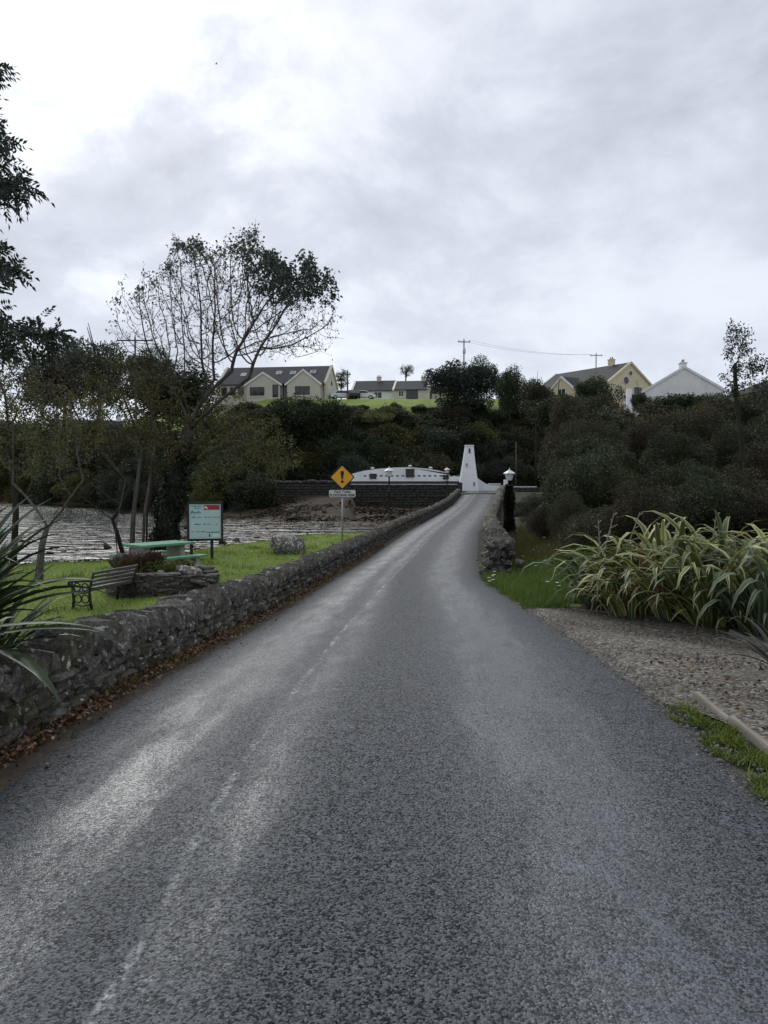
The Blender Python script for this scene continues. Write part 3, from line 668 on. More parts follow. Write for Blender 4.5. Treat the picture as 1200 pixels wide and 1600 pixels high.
# ------------------------------------------------------------------ the white arched wall and tower
def white_wall():
    d = 88.0; root = empty('arched_wall', (0, d, 0.5), 0, 'long white wall with arched top and a row of narrow slots', 'wall')
    T = [(548, 741), (565, 736), (590, 732.5), (615, 730.5), (640, 730), (662, 731.5), (685, 735), (705, 740), (724, 746)]
    top = [(P(x, y, d).x, P(x, y, d).z-0.5) for x, y in T]
    xs_ = np.linspace(top[0][0], top[-1][0], 41); tz = np.interp(xs_, [p[0] for p in top], [p[1] for p in top])
    for _ in range(3): tz[1:-1] = (tz[:-2]+2*tz[1:-1]+tz[2:])/4
    # slots are openings: build the wall as bands
    zs0 = P(640, 744.6, d).z-0.5; zs1 = P(640, 742.6, d).z-0.5
    mb = MB(); mb.prism([(xs_[0], -0.4)]+[(xs_[-1], -0.4)]+[(xs_[-1], zs0), (xs_[0], zs0)], 0, 0.45)
    mb.prism([(xs_[0], zs1+0.001), (xs_[-1], zs1+0.001)]+[(x, z) for x, z in zip(xs_[::-1], tz[::-1])], 0, 0.45)
    cur = P(568, 740, d).x; end = P(716, 740, d).x; prev = xs_[0]
    while cur < end:
        mb.box(prev, cur, 0.0, 0.45, zs0, zs1+0.001); prev = cur+0.33; cur += 0.62
    mb.box(prev, xs_[-1], 0.0, 0.45, zs0, zs1+0.001)
    fixn(mb.build('wall', M['white_paint'], root))
    mb = MB(); mb.box(xs_[0]+0.1, xs_[-1]-0.1, 0.3, 0.34, zs0-0.05, zs1+0.05); mb.build('slot_backing', M['sign_black'], root)
    for i, (x0, x1, y0, y1) in enumerate([(578, 588, 741, 748), (634, 647, 733.5, 745.5), (692, 701, 743, 749)]):
        a, b_ = P(x0, y1, d), P(x1, y0, d); mb = MB(); mb.box(a.x, b_.x, -0.14, 0.0, a.z-.5, b_.z-.5); o = bevel(mb.build('wall_box', M['dark_wood'], root), .02)
        mb = MB(); mb.box(a.x-.06, b_.x+.06, -0.2, 0.0, b_.z-.5, b_.z-.44); mb.build('hood', M['dark_coping'], o)
    for x in (582, 641, 673):
        p_ = P(x, 736, d); zt = float(np.interp(p_.x, xs_, tz)); mb = MB(); mb.lathe([(.1, -.05), (.1, .08), (.22, .1), (.24, .2), (.06, .28)], 10, (p_.x, .2, zt)); mb.build('wall_light', M['lamp_white'], root, smooth=True)
white_wall()
def tower():
    d = 84.0; pb = P(732, 765, d); root = empty('white_tower', (pb.x, d, 0.4), 0, 'slender white tapering tower with small slit windows', 'tower')
    k = d/F
    prof = [(697, 726.5, 739), (700, 726.3, 739.3), (712, 724.5, 740.2), (725, 722.7, 741.6), (738, 720.6, 743.2), (750, 718.5, 744.8), (768, 716, 746.5), (777, 715.3, 747.2)]
    mb = MB(); vs, fs = [], []
    for y, a, b_ in prof:
        z = P(700, y, d).z - 0.4; xa, xb = (a-732)*k, (b_-732)*k; dp = (xb-xa)/2
        vs += [(xa, -dp*.9, z), (xb, -dp, z), (xb, dp, z), (xa, dp, z)]
    n = len(prof)
    for i in range(n-1):
        for j in range(4): fs.append((i*4+j, i*4+4+j, i*4+4+(j+1) % 4, i*4+(j+1) % 4))
    fs += [(0, 1, 2, 3), tuple((n-1)*4+j for j in (3, 2, 1, 0))]
    mb.add(vs, fs); fixn(mb.build('shaft', M['white_paint'], root))
    for (x, y, hh, wd) in [(732.5, 704.5, 7, 2.4), (728, 726.5, 5, 1.2), (739, 756, 6, 1.4)]:
        z = P(700, y, d).z-.4; row = [r_ for r_ in prof if r_[0] <= y][-1]; dp = (row[2]-row[1])*k/2
        mb = MB(); mb.box((x-732-wd/2)*k, (x-732+wd/2)*k, -dp-.14, -dp+.25, z-hh*k/2, z+hh*k/2); mb.build('slit_window', M['window_glass'], root)
    mb = MB(); z = P(700, 697, d).z-.4; mb.box((726-732)*k, (739.6-732)*k, -.5, .5, z-.03, z+.1); bevel(mb.build('cap', M['white_paint'], root), .02)
    # sweeping buttress wall on the right
    d2 = 84.6; root2 = empty('buttress_wall', (pb.x, d2, 0.4), 0, 'white wall sweeping down in a curve from the tower', 'wall')
    T = [(741, 743), (746, 747), (752, 751), (758, 755), (764, 757.5), (772, 758), (782, 758.5)]
    pl = [(P(x, y, d2).x-pb.x, P(x, y, d2).z-.4) for x, y in T]
    mb = MB(); mb.prism([(pl[0][0], -.4)]+[(pl[-1][0], -.4)]+pl[::-1], 0, .4); fixn(mb.build('wall', M['white_paint'], root2))
    mb = MB(); mb.box(pl[4][0], pl[-1][0]+.03, -.05, .45, pl[4][1]+.03, pl[4][1]+.14); mb.build('coping', M['white_paint'], root2)
    d3 = 81.0; a, b_ = P(801, 770.5, d3), P(838, 760.5, d3); root3 = empty('low_wall', ((a.x+b_.x)/2, d3, 0.4), 0, 'straight low white wall with two rails behind the ivy lamp', 'wall')
    hw = (b_.x-a.x)/2; mb = MB(); mb.box(-hw, hw, 0, .35, a.z-.55, b_.z-.45); bevel(mb.build('wall', M['white_paint'], root3), .02)
    mb = MB(); mb.box(-hw-.05, hw+.05, -.06, .41, b_.z-.447, b_.z-.36); bevel(mb.build('coping', M['weathered_white'], root3), .02)
tower()

# ------------------------------------------------------------------ lamps
def lamp_mesh_parts(h, s=1.0):
    post = MB(); post.lathe([(.10, 0), (.10, .12), (.075, .16), (.07, .5), (.085, .54), (.05, .6), (.042, h*.72), (.06, h*.725), (.06, h*.745), (.035, h*.76), (.032, h-.02), (.07, h), (.07, h+.03)], 12)
    arm = MB(); arm.tube([(-.16, 0, h*.74), (.16, 0, h*.74)], .012, 6)
    lan = MB(); lan.lathe([(.085*s, h+.03), (.10*s, h+.05), (.17*s, h+.27*s), (.175*s, h+.29*s)], 6)
    cap = MB(); cap.lathe([(.235*s, h+.285*s), (.24*s, h+.31*s), (.15*s, h+.37*s), (.06*s, h+.42*s), (.02*s, h+.44*s)], 6)
    fin = MB(); fin.lathe([(.012, h+.43*s), (.03, h+.46*s), (.004, h+.53*s)], 8)
    return post, arm, lan, cap, fin
def lamp(loc, h, label, s=1.0):
    root = empty('street_lamp', loc, 0, label, 'lamp'); post, arm, lan, cap, fin = lamp_mesh_parts(h, s)
    post.build('post', M['black_iron'], root, True); arm.build('ladder_bar', M['black_iron'], root)
    lo = lan.build('lantern', M['lamp_white'], root)
    rb = MB()
    for k in range(6):
        a = 2*math.pi*k/6; rb.tube([(.102*s*math.cos(a), .102*s*math.sin(a), h+.05), (.178*s*math.cos(a), .178*s*math.sin(a), h+.29*s)], .008, 5)
    rb.build('glazing_bars', M['lamp_white'], lo)
    cap.build('cap', M['lamp_white'], root); fin.build('finial', M['lamp_white'], root, True); return root
q = P(608, 800, 35.2); zb = hz_at(q.x, 35.2); lamp((q.x, 35.2, zb-.05), 1.78-zb+.05, 'black lamp post with white lantern standing by the lawn end', .95)
q = P(698.5, 780, 66.0); zb = hz_at(q.x, 66.0); lamp((q.x, 66.0, zb-.05), 2.20-zb+.05, 'black lamp post with white lantern farther along the bridge wall', 1.1)
q = P(795.5, 800, 30.0); zb = hz_at(q.x, 30.0); lamp((q.x, 30.0, zb-.05), 1.60-zb+.05, 'lamp with white lantern on post smothered in dark ivy', 1.0)
# ivy on that post
g = np.random.default_rng(3); n = 2600; zz = g.random(n)*2.1; th = g.random(n)*6.28; rr = .09 + .05*np.sin(zz*5+th*2)*.4 + .05*g.random(n) + .10*sst(.6, 0, zz)
rr *= 1-.55*sst(1.55, 2.1, zz)
Pp = np.stack([rr*np.cos(th), rr*np.sin(th), zz], 1); D = np.stack([np.cos(th), np.sin(th), -0.6+0*th], 1)+g.normal(0, .4, (n, 3))
o = link('ivy', leaf_mesh('ivy', Pp, D, .13, .11, M['leaf_ivy'], 3), None, (q.x, 30.0, zb-.02)); tag(o, 'dark ivy wrapped round the lamp post beside the bridge wall', 'ivy')
# tall thin mast and small white box behind
q = P(807.5, 758, 86.0); root = empty('thin_mast', (q.x, 86.6, hz_at(q.x, 86.6)), 0, 'tall thin grey mast behind the low white wall', 'mast')
hm = P(807, 690, 86.6).z-hz_at(q.x, 86.6); mb = MB(); mb.tube([(0, 0, -.2), (0, 0, hm)], [.07, .045], 8); mb.build('pole', M['pole_wood'], root, True); mb = MB(); mb.lathe([(.14, -.1), (.14, .08), (.08, .1)], 10); mb.build('base', M['concrete'], root)
q = P(801, 753, 79.0); root = empty('meter_box', (q.x, 83.5, .45), 0, 'small white box on a stub post by the mast', 'box')
mb = MB(); mb.box(-.22, .22, -.15, .15, .55, 1.25); bevel(mb.build('housing', M['white_paint'], root), .02); mb = MB(); mb.tube([(0, 0, -.1), (0, 0, .56)], .06, 8); mb.build('post', M['galvanised'], root)

# ------------------------------------------------------------------ signs
def text(s, size, mat, name, parent, loc, rot=(R(90), 0, 0), shear=0.0, bold=0.0, space=1.0):
    cu = bpy.data.curves.new(name, 'FONT'); cu.body = s; cu.size = size; cu.align_x = 'CENTER'; cu.align_y = 'CENTER'; cu.extrude = .001
    cu.shear = shear; cu.offset = bold; cu.space_character = space
    o = bpy.data.objects.new(name, cu); COL.objects.link(o); bpy.context.view_layer.update()
    me = bpy.data.meshes.new_from_object(o.evaluated_get(bpy.context.evaluated_depsgraph_get())); bpy.data.objects.remove(o)
    me.materials.append(mat) if not me.materials else None
    me.materials.clear(); me.materials.append(mat)
    return link(name, me, parent, loc, rot)
def rrect(w_, h_, r_, n=5):
    pts = []
    for cx_, cz_, a0_ in ((w_/2-r_, h_/2-r_, 0), (-w_/2+r_, h_/2-r_, 90), (-w_/2+r_, -h_/2+r_, 180), (w_/2-r_, -h_/2+r_, 270)):
        for k in range(n+1): a = R(a0_+90*k/n); pts.append((cx_+r_*math.cos(a), cz_+r_*math.sin(a)))
    return pts
def rot_poly(p, a): c, s = math.cos(a), math.sin(a); return [(x*c-z*s, x*s+z*c) for x, z in p]
d = 25.0; q = P(535, 857, d); zb = hz_at(q.x, d); root = empty('warning_sign', (q.x, d, zb), R(3), 'yellow diamond warning sign with exclamation mark and white flood plate on grey post', 'sign')
def zl(py): return P(535, py, d).z - zb
mb = MB(); mb.tube([(0, .05, -.2), (0, .05, zl(731))], .03, 10); mb.build('post', M['galvanised'], root, True)
zc_ = zl(745.6); side = .555
mb = MB(); mb.prism([(x, z+zc_) for x, z in rot_poly(rrect(side+.03, side+.03, .05), R(45))], .0, .012); fixn(mb.build('border', M['sign_black'], root))
mb = MB(); mb.prism([(x, z+zc_) for x, z in rot_poly(rrect(side-.035, side-.035, .04), R(45))], -.006, .0); fixn(mb.build('diamond_plate', M['sign_yellow'], root))
bar = [(-.058, .17), (-.045, .195), (0, .21), (.045, .195), (.058, .17), (.055, .12), (.02, -.075), (-.02, -.075), (-.055, .12)]
mb = MB(); mb.prism([(x, z+zc_) for x, z in bar], -.012, -.006); mb.prism([(.048*math.cos(a*.4487), zc_-.145+.048*math.sin(a*.4487)) for a in range(14)], -.012, -.006); fixn(mb.build('exclamation_mark', M['sign_black'], root))
zp = zl(771.3); pw, ph = .89, .265
mb = MB(); mb.prism([(x, z+zp) for x, z in rrect(pw, ph, .05)], .0, .012); fixn(mb.build('plate_border', M['sign_black'], root))
mb = MB(); mb.prism([(x, z+zp) for x, z in rrect(pw-.03, ph-.03, .04)], -.006, .0); fixn(mb.build('text_plate', M['sign_white'], root))
text('Baol Tuilte', .115, M['sign_black'], 'plate_text', root, (0, -.008, zp+.058), shear=.25, bold=.003, space=1.05)
text('FLOODING RISK', .112, M['sign_black'], 'plate_text', root, (0, -.008, zp-.055), bold=.004, space=1.0)
mb = MB(); pass
for zz in (zc_-.13, zc_+.13, zp): mb = MB(); mb.box(-.05, .05, .012, .03, zz-.02, zz+.02); mb.build('bracket', M['galvanised'], root)

d = 22.6; q = P(321, 868, d); zb = hz_at(q.x, d); root = empty('information_board', (q.x, d, zb), R(14), 'pale blue information board in black frame on two posts on the lawn', 'sign')
def zl(py): return P(321, py, d).z - zb
w2 = .52; zt, zb2 = zl(784), zl(845)
for x in (-.40, .19):
    mb = MB(); mb.box(x-.045, x+.045, .03, .12, -.2, zt-.1); bevel(mb.build('post', M['black_iron'], root), .008)
mb = MB(); mb.box(-w2, w2, 0, .03, zb2, zt); mb.build('backing', M['black_iron'], root)
for (a, b_, c_, e) in ((-w2, w2, zt-.065, zt), (-w2, w2, zb2, zb2+.065), (-w2, -w2+.065, zb2+.065, zt-.065), (w2-.065, w2, zb2+.065, zt-.065)):
    mb = MB(); mb.box(a, b_, -.04, .0, c_, e); bevel(mb.build('frame_rail', M['black_iron'], root), .006)
mb = MB(); mb.box(-w2+.066, w2-.066, -.012, 0, zb2+.066, zt-.066); face = mb.build('panel', M['board_face'], root)
W_ = (w2-.066)*2; Hh = zt-zb2-.132; x0 = -w2+.066; z0 = zb2+.066
def blk(name, mat, u0, u1, v0, v1, y=-.0145):
    mb = MB(); mb.box(x0+u0*W_, x0+u1*W_, y, -.0121, z0+v0*Hh, z0+v1*Hh); return mb.build(name, mat, face)
blk('banner', M['board_red'], .46, .96, .83, .97)
mb = MB()
for (u, v, r_) in ((.50, .905, .026), (.535, .90, .03), (.58, .875, .018)):
    mb.prism([(x0+u*W_+r_*W_*.9*math.cos(k*.6283), z0+v*Hh+r_*Hh*1.2*math.sin(k*.6283)) for k in range(10)], -.0165, -.0146)
fixn(mb.build('emblem', M['board_pale'], face))
rb = random.Random(4)
mb = MB()     # writing too small to read: rows of short strokes
for v, u0, u1, hgt in ((.925, .08, .40, .028), (.865, .16, .36, .026)):
    u = u0
    while u < u1: ln = rb.uniform(.012, .035); mb.box(x0+u*W_, x0+min(u+ln, u1)*W_, -.0145, -.0121, z0+v*Hh, z0+(v+hgt*rb.uniform(.7, 1.2))*Hh); u += ln+.008
mb.build('heading', M['board_teal'], face)['kind'] = 'stuff'
mb = MB(); pth = [(.05, .73), (.09, .80), (.11, .81), (.10, .75), (.14, .77), (.16, .73), (.19, .77), (.22, .74), (.26, .76), (.29, .81), (.31, .74), (.34, .76), (.37, .74)]
mb.tube([(x0+u*W_, -.0135, z0+v*Hh) for u, v in pth], .012, 6); mb.build('script_heading', M['board_teal'], face)
mb = MB()
for v, segs in ((.605, ((.08, .2), (.26, .38), (.48, .56), (.6, .7), (.75, .86), (.9, .95))), (.40, ((.15, .26), (.29, .36), (.45, .5), (.55, .62), (.67, .7), (.82, .87))), (.19, ((.05, .1), (.17, .3), (.37, .5)))):
    for a, b_ in segs:
        u = a
        while u < b_: ln = rb.uniform(.014, .03); mb.box(x0+u*W_, x0+(u+ln)*W_, -.0145, -.0121, z0+v*Hh, z0+(v+rb.uniform(.012, .04))*Hh); u += ln+.014
mb.build('small_print', M['sign_black'], face)['kind'] = 'stuff'
blk('panel_mark', M['board_teal'], .55, .96, .17, .195); blk('panel_mark', M['sign_black'], .62, .655, .045, .13); blk('panel_mark', M['board_pale'], .73, .95, .05, .13)

# ------------------------------------------------------------------ bench, picnic table, planter, boulder
def bench():
    root = empty('park_bench', (-5.25, 13.65, hz_at(-5.2, 14.2)+.0), R(-18), 'dark slatted bench with cast iron scroll ends on the lawn', 'bench')
    root.scale = (.9, 1, .88); Ln = 1.25          # runs along +y, faces -x
    for y in (0.0, Ln):
        mb = MB(); r_ = .022
        mb.tube([(.04, y, 0), (.0, y, .2), (-.02, y, .40), (.03, y, .60), (.10, y, .80)], [.03, .026, .026, .024, .02], 8)
        mb.tube([(-.42, y, 0), (-.40, y, .2), (-.42, y, .40), (-.44, y, .58)], [.03, .024, .024, .024], 8)
        mb.tube([(.03, y, .62), (-.12, y, .615), (-.30, y, .60), (-.46, y, .59), (-.51, y, .57), (-.52, y, .535), (-.49, y, .52)], [.026]*7, 8)
        mb.tube([(-.02, y, .39), (-.2, y, .365), (-.42, y, .39)], .022, 8)
        mb.tube([(.02, y, .14), (-.2, y, .10), (-.41, y, .14)], .016, 8)
        for cx_, cz_, rr_ in ((-.12, .49, .075), (-.31, .485, .08), (-.12, .245, .085), (-.30, .245, .085)):
            mb.tube([(cx_+rr_*math.cos(k*math.pi/8), y, cz_+rr_*math.sin(k*math.pi/8)) for k in range(17)], .014, 6, False)
        mb.build('end_frame', M['black_iron'], root, True)
    for i in range(5):
        t_ = i/4; z = .45+t_*.33; x = -.015+t_*.10; Mx = Matrix.Translation((x, 0, z)) @ Matrix.Rotation(R(16), 4, 'Y')
        mb = MB(); mb.box(-.012, .012, -.03, Ln+.03, -.028, .028, Mx); bevel(mb.build('back_slat', M['bench_slat'], root), .005)
    for i in range(5):
        x = -.40+i*.085; mb = MB(); mb.box(x-.03, x+.03, -.03, Ln+.03, .395, .42); bevel(mb.build('seat_slat', M['bench_slat'], root), .005)
bench()
def picnic():
    cx_, cy_ = -5.45, 18.5; zb = hz_at(cx_, cy_); root = empty('picnic_table', (cx_, cy_, zb), R(-38), 'green topped picnic table with attached benches behind the planter', 'table')
    for i in range(4):
        x = -.36+i*.205; mb = MB(); mb.box(x, x+.195, -.75, .75, .70, .755); bevel(mb.build('top_plank', M['green_paint'], root), .008)
    for s in (-1, 1):
        for k in range(2):
            x = s*(.72+.14*k); mb = MB(); mb.box(x-.065, x+.065, -.75, .75, .42, .47); bevel(mb.build('bench_plank', M['green_paint'], root), .008)
    for y in (-.5, .5):
        mb = MB(); mb.box(-.28, .28, y-.08, y+.08, -.05, .70); bevel(mb.build('pedestal', M['concrete'], root), .015)
        mb = MB(); mb.box(-.86, .86, y-.06, y+.06, .34, .42); bevel(mb.build('bearer', M['concrete'], root), .01)
        for s in (-1, 1):
            mb = MB(); mb.box(s*.8-.07, s*.8+.07, y-.07, y+.07, -.05, .34); bevel(mb.build('bench_leg', M['concrete'], root), .012)
picnic()
def rock_mesh(name, seed, mat, sub=3, amp=.22):
    bm = bmesh.new(); bmesh.ops.create_icosphere(bm, subdivisions=sub, radius=1)
    g = np.random.default_rng(seed); ks = g.normal(0, 1.6, (14, 3)); ph_ = g.random(14)*6.28; planes = unit(g.normal(size=(9, 3))); offs = g.uniform(.68, .95, 9)
    for v in bm.verts:
        p = np.array(v.co)
        for n_, o_ in zip(planes, offs):
            e = p @ n_ - o_
            if e > 0: p = p - n_*e*.85
        dlt = sum(math.sin(p @ k_*(1+i*.25)+f_)/(1+i*.3) for i, (k_, f_) in enumerate(zip(ks, ph_)))
        v.co = Vector(p*(1+amp*.16*dlt))
    me = bpy.data.meshes.new(name); bm.to_mesh(me); bm.free(); me.materials.append(mat); return me
q = P(452, 864, 23.6); zb = hz_at(q.x, 23.6)
o = link('boulder', rock_mesh('boulder', 8, M['boulder_rock'], 4, .5), None, (q.x, 23.6, zb+.22), (.2, .1, .5), (.58, .5, .44)); tag(o, 'rugged pale lichen covered boulder alone on the lawn', 'boulder')
def planter():
    cx_, cy_ = -4.62, 15.85; zb = hz_at(cx_, cy_)
    root = empty('stone_planter', (cx_, cy_, zb), 0, 'raised oval planter of stacked flat stones behind the bench', 'planter')
    g = random.Random(12); cnt = 0
    def prad(a): return 1.0+.06*math.sin(3*a+1), .82
    z = -.04
    while z < .46:
        h = g.uniform(.04, .075); a = g.uniform(0, .3); tot = 0
        while tot < 6.28:
            da = g.uniform(.16, .42); rx, ry = prad(a+da/2); aa = a+da/2
            back = math.sin(aa) > .35
            top = .44 - .10*max(0, math.cos(aa-.2)) if not back else .52+.1*max(0, -math.cos(aa))
            if z < top:
                x, y = rx*math.cos(aa), ry*math.sin(aa); tang = math.atan2(ry*math.cos(aa), -rx*math.sin(aa)); ln = da*1.0
                link('flat_stone', SM['slate_stone'][g.randrange(9)], root, (x*(1+g.uniform(-.03, .015)), y*(1+g.uniform(-.03, .015)), z+h/2), (g.uniform(-.05, .05), g.uniform(-.05, .05), tang), (ln*1.06, .26, h*1.12)); cnt += 1
            a += da; tot += da
        z += h*.95
    mb = MB(); mb.lathe([(.9, -.1), (.9, .36), (.5, .44), (.02, .47)], 20); o = mb.build('soil', M['mortar'], root, True); o.scale = (1, .78, 1)
    # ramp of flat stones falling away to the right
    r2 = empty('stone_ramp', (-3.72, 15.35, hz_at(-3.7, 15.3)), 0, 'sloping heap of flat stones running down beside the planter', 'stones')
    for i in range(26):
        u = g.random(); x = -.05+u*.75; hmax = .34*(1-u)+.04; zz = g.random()*hmax
        link('flat_stone', SM['slate_stone'][i % 9], r2, (x, g.uniform(-.22, .25), zz), (g.uniform(-.1, .1), .35+g.uniform(-.1, .1), g.uniform(-.5, .5)), (g.uniform(.2, .4), g.uniform(.18, .3), g.uniform(.05, .09)))
    # slanting slabs at the back left of the planter
    r3 = empty('slab_stack', (-5.55, 16.75, hz_at(-5.5, 16.7)), 0, 'leaning stack of thin stone slabs at the back of planter', 'stones')
    for i in range(16):
        link('slab', SM['slate_stone'][i % 9], r3, (-.30+i*.042, g.uniform(-.06, .06), .34+.012*i), (g.uniform(-.05, .05), .95+g.uniform(-.1, .1), g.uniform(-.1, .1)), (g.uniform(.5, .62), .4, .06))
    mb = MB(); mb.box(-.42, .42, -.22, .22, -.05, .22); mb.build('footing', M['dark_stone'], r3)
    o = link('rock', rock_mesh('rock', 21, M['pale_rock'], 3, .5), None, (-3.98, 15.55, zb+.44), (.1, .2, .3), (.3, .24, .17)); tag(o, 'white weathered rock lying on the planter rim', 'rock')
    o = link('rock', rock_mesh('rock', 25, M['pale_rock'], 3, .5), None, (-4.42, 15.22, zb+.44), (.1, .2, 1.3), (.13, .1, .09)); tag(o, 'small pale rock beside the yellow flowered plant', 'rock')
    return zb
PZ = planter()
def puff(name, n, size, leaf, mat, seed, up=.6, nb=14):
    g = np.random.default_rng(seed); c = unit(g.normal(size=(nb, 3)))*g.uniform(.2, .7, (nb, 1)); c[:, 2] = np.abs(c[:, 2])
    k = g.integers(0, nb, n); dr = unit(g.normal(size=(n, 3))); p = c[k]+dr*(g.random((n, 1))**.5)*.38
    p = p*np.array(size); p[:, 2] = np.maximum(p[:, 2], 0.0)
    return leaf_mesh(name, p, dr+np.array([0, 0, up]), leaf*g.uniform(.6, 1.3, n), leaf*.45, mat, seed)
def small_plant(name, me, loc, label, cat, stem_h=.3, group=None):
    root = empty(name, loc, 0, label, cat, group); link('foliage', me, root)
    mb = MB(); g = random.Random(int(loc[0]*100))
    for k in range(5): a = k*1.26; mb.tube([(0, 0, -.08), (.05*math.cos(a), .05*math.sin(a), stem_h*.5), (.14*math.cos(a), .14*math.sin(a), stem_h)], [.012, .009, .005], 5)
    mb.build('stems', M['stem_green'], root); return root
small_plant('heather_bush', puff('foliage', 4200, (.68, .5, .50), .07, M['leaf_rust'], 31, 1.0), (-4.95, 15.6, PZ+.38), 'russet brown bush growing in the stone planter', 'bush')
small_plant('leafy_plant', puff('foliage', 1900, (.52, .42, .32), .07, M['leaf_bright'], 32, .4), (-4.45, 15.55, PZ+.38), 'yellow green leafy plant at the right of the planter', 'plant')
small_plant('leafy_plant', puff('foliage', 1500, (.5, .35, .3), .06, M['grass_dark'], 33, .4), (-5.4, 16.0, PZ+.42), 'green leafy plant behind the bench in the planter', 'plant')
small_plant('trailing_plant', puff('foliage', 1500, (.5, .22, .26), .055, M['leaf_olive'], 34, -.2), (-4.9, 15.2, PZ+.30), 'straggling olive plant spilling over the planter front', 'plant')
small_plant('heather_bush', puff('foliage', 1500, (.34, .3, .3), .06, M['leaf_rust'], 35, .8), (-4.2, 15.9, PZ+.40), 'small rust coloured bush behind the white planter rock', 'bush')
def flower(loc, h, mat, label, cat, group, s=.035, name='flower'):
    root = empty(name, loc, random.random()*6, label, cat, group)
    mb = MB(); mb.tube([(0, 0, -.05), (.01, 0, h*.6), (.02, -.01, h)], .005, 5); mb.build('stem', M['stem_green'], root)
    mb = MB()
    for k in range(6):
        a = k*math.pi/3; c_, s_ = math.cos(a), math.sin(a)
        mb.add([(.02, -.01, h), (.02+s*c_-s*.4*s_, -.01+s*s_+s*.4*c_, h+s*.5), (.02+1.25*s*c_, -.01+1.25*s*s_, h+s*.35), (.02+s*c_+s*.4*s_, -.01+s*s_-s*.4*c_, h+s*.5)], [(0, 1, 2, 3)])
    mb.build('petals', mat, root); return root
for (x, y, z) in ((-4.18, 15.5, .5), (-4.1, 15.62, .5), (-4.25, 15.65, .52)): flower((x, y, PZ+z-.1), .14, M['petal_red'], 'red flower in the planter beside the white rock', 'flower', 'red planter flowers', .05)
for (x, y, z) in ((-4.55, 15.45, .5), (-4.38, 15.5, .48), (-4.75, 15.4, .4), (-4.3, 15.4, .42), (-4.62, 15.7, .62)): flower((x, y, PZ+z-.12), .14, M['petal_white'], 'small creamy flower in the planter among green leaves', 'flower', 'creamy planter flowers', .04)
#PART3
# ------------------------------------------------------------------ houses
def window(parent, x, z, wd, ht, y=0.0, frame='window_frame', bars=1, ry=None):
    """window in a wall whose outside face is y (local, outside = -y)"""
    f = MB(); t_ = .09
    f.box(x-wd/2, x+wd/2, y-.05, y+.02, z, z+t_); f.box(x-wd/2, x+wd/2, y-.05, y+.02, z+ht-t_, z+ht)
    f.box(x-wd/2, x-wd/2+t_, y-.05, y+.02, z+t_, z+ht-t_); f.box(x+wd/2-t_, x+wd/2, y-.05, y+.02, z+t_, z+ht-t_)
    for k in range(bars): xx = x-wd/2+wd*(k+1)/(bars+1); f.box(xx-.035, xx+.035, y-.045, y+.015, z+t_, z+ht-t_)
    o = f.build('window', M[frame], parent)
    g_ = MB(); g_.box(x-wd/2+.02, x+wd/2-.02, y-.02, y+.01, z+.02, z+ht-.02); g_.build('pane', M['window_glass'], o)
    s_ = MB(); s_.box(x-wd/2-.1, x+wd/2+.1, y-.12, y+.02, z-.1, z-.001); s_.build('sill', M['weathered_white'], o); return o
def gable_body(mb, x0, x1, y0, y1, hw, hr, zb=-2.5, axis='x'):
    """walls with gables at the ends of the ridge axis"""
    if axis == 'x':
        ym = (y0+y1)/2; vs = [(x0,y0,zb),(x1,y0,zb),(x1,y1,zb),(x0,y1,zb),(x0,y0,hw),(x1,y0,hw),(x1,y1,hw),(x0,y1,hw),(x0,ym,hr),(x1,ym,hr)]
        fs = [(0,1,5,4),(2,3,7,6),(1,2,6,9,5),(3,0,4,8,7),(4,5,9,8),(6,7,8,9)]
    else:
        xm = (x0+x1)/2; vs = [(x0,y0,zb),(x1,y0,zb),(x1,y1,zb),(x0,y1,zb),(x0,y0,hw),(x1,y0,hw),(x1,y1,hw),(x0,y1,hw),(xm,y0,hr),(xm,y1,hr)]
        fs = [(0,1,5,8,4),(2,3,7,9,6),(1,2,6,5),(3,0,4,7),(5,6,9,8),(7,4,8,9)]
    mb.add(vs, fs)
def roof_slabs(x0, x1, y0, y1, hw, hr, axis='x', over=.35, th=.14):
    mb = MB()
    if axis == 'x':
        ym = (y0+y1)/2; k = (hr-hw)/(ym-y0)
        for s in (-1, 1):
            ye = y0-over if s < 0 else y1+over; ze = hw-k*over
            a = [(x0, ye, ze), (x1, ye, ze), (x1, ym, hr), (x0, ym, hr)]
            mb.add([(p[0], p[1], p[2]+.02) for p in a]+[(p[0], p[1], p[2]+th) for p in a], [(0,1,2,3),(7,6,5,4),(0,4,5,1),(1,5,6,2),(2,6,7,3),(3,7,4,0)])
    else:
        xm = (x0+x1)/2; k = (hr-hw)/(xm-x0)
        for s in (-1, 1):
            xe = x0-over if s < 0 else x1+over; ze = hw-k*over
            a = [(xe, y0, ze), (xe, y1, ze), (xm, y1, hr), (xm, y0, hr)]
            mb.add([(p[0], p[1], p[2]+.02) for p in a]+[(p[0], p[1], p[2]+th) for p in a], [(0,1,2,3),(7,6,5,4),(0,4,5,1),(1,5,6,2),(2,6,7,3),(3,7,4,0)])
    return mb
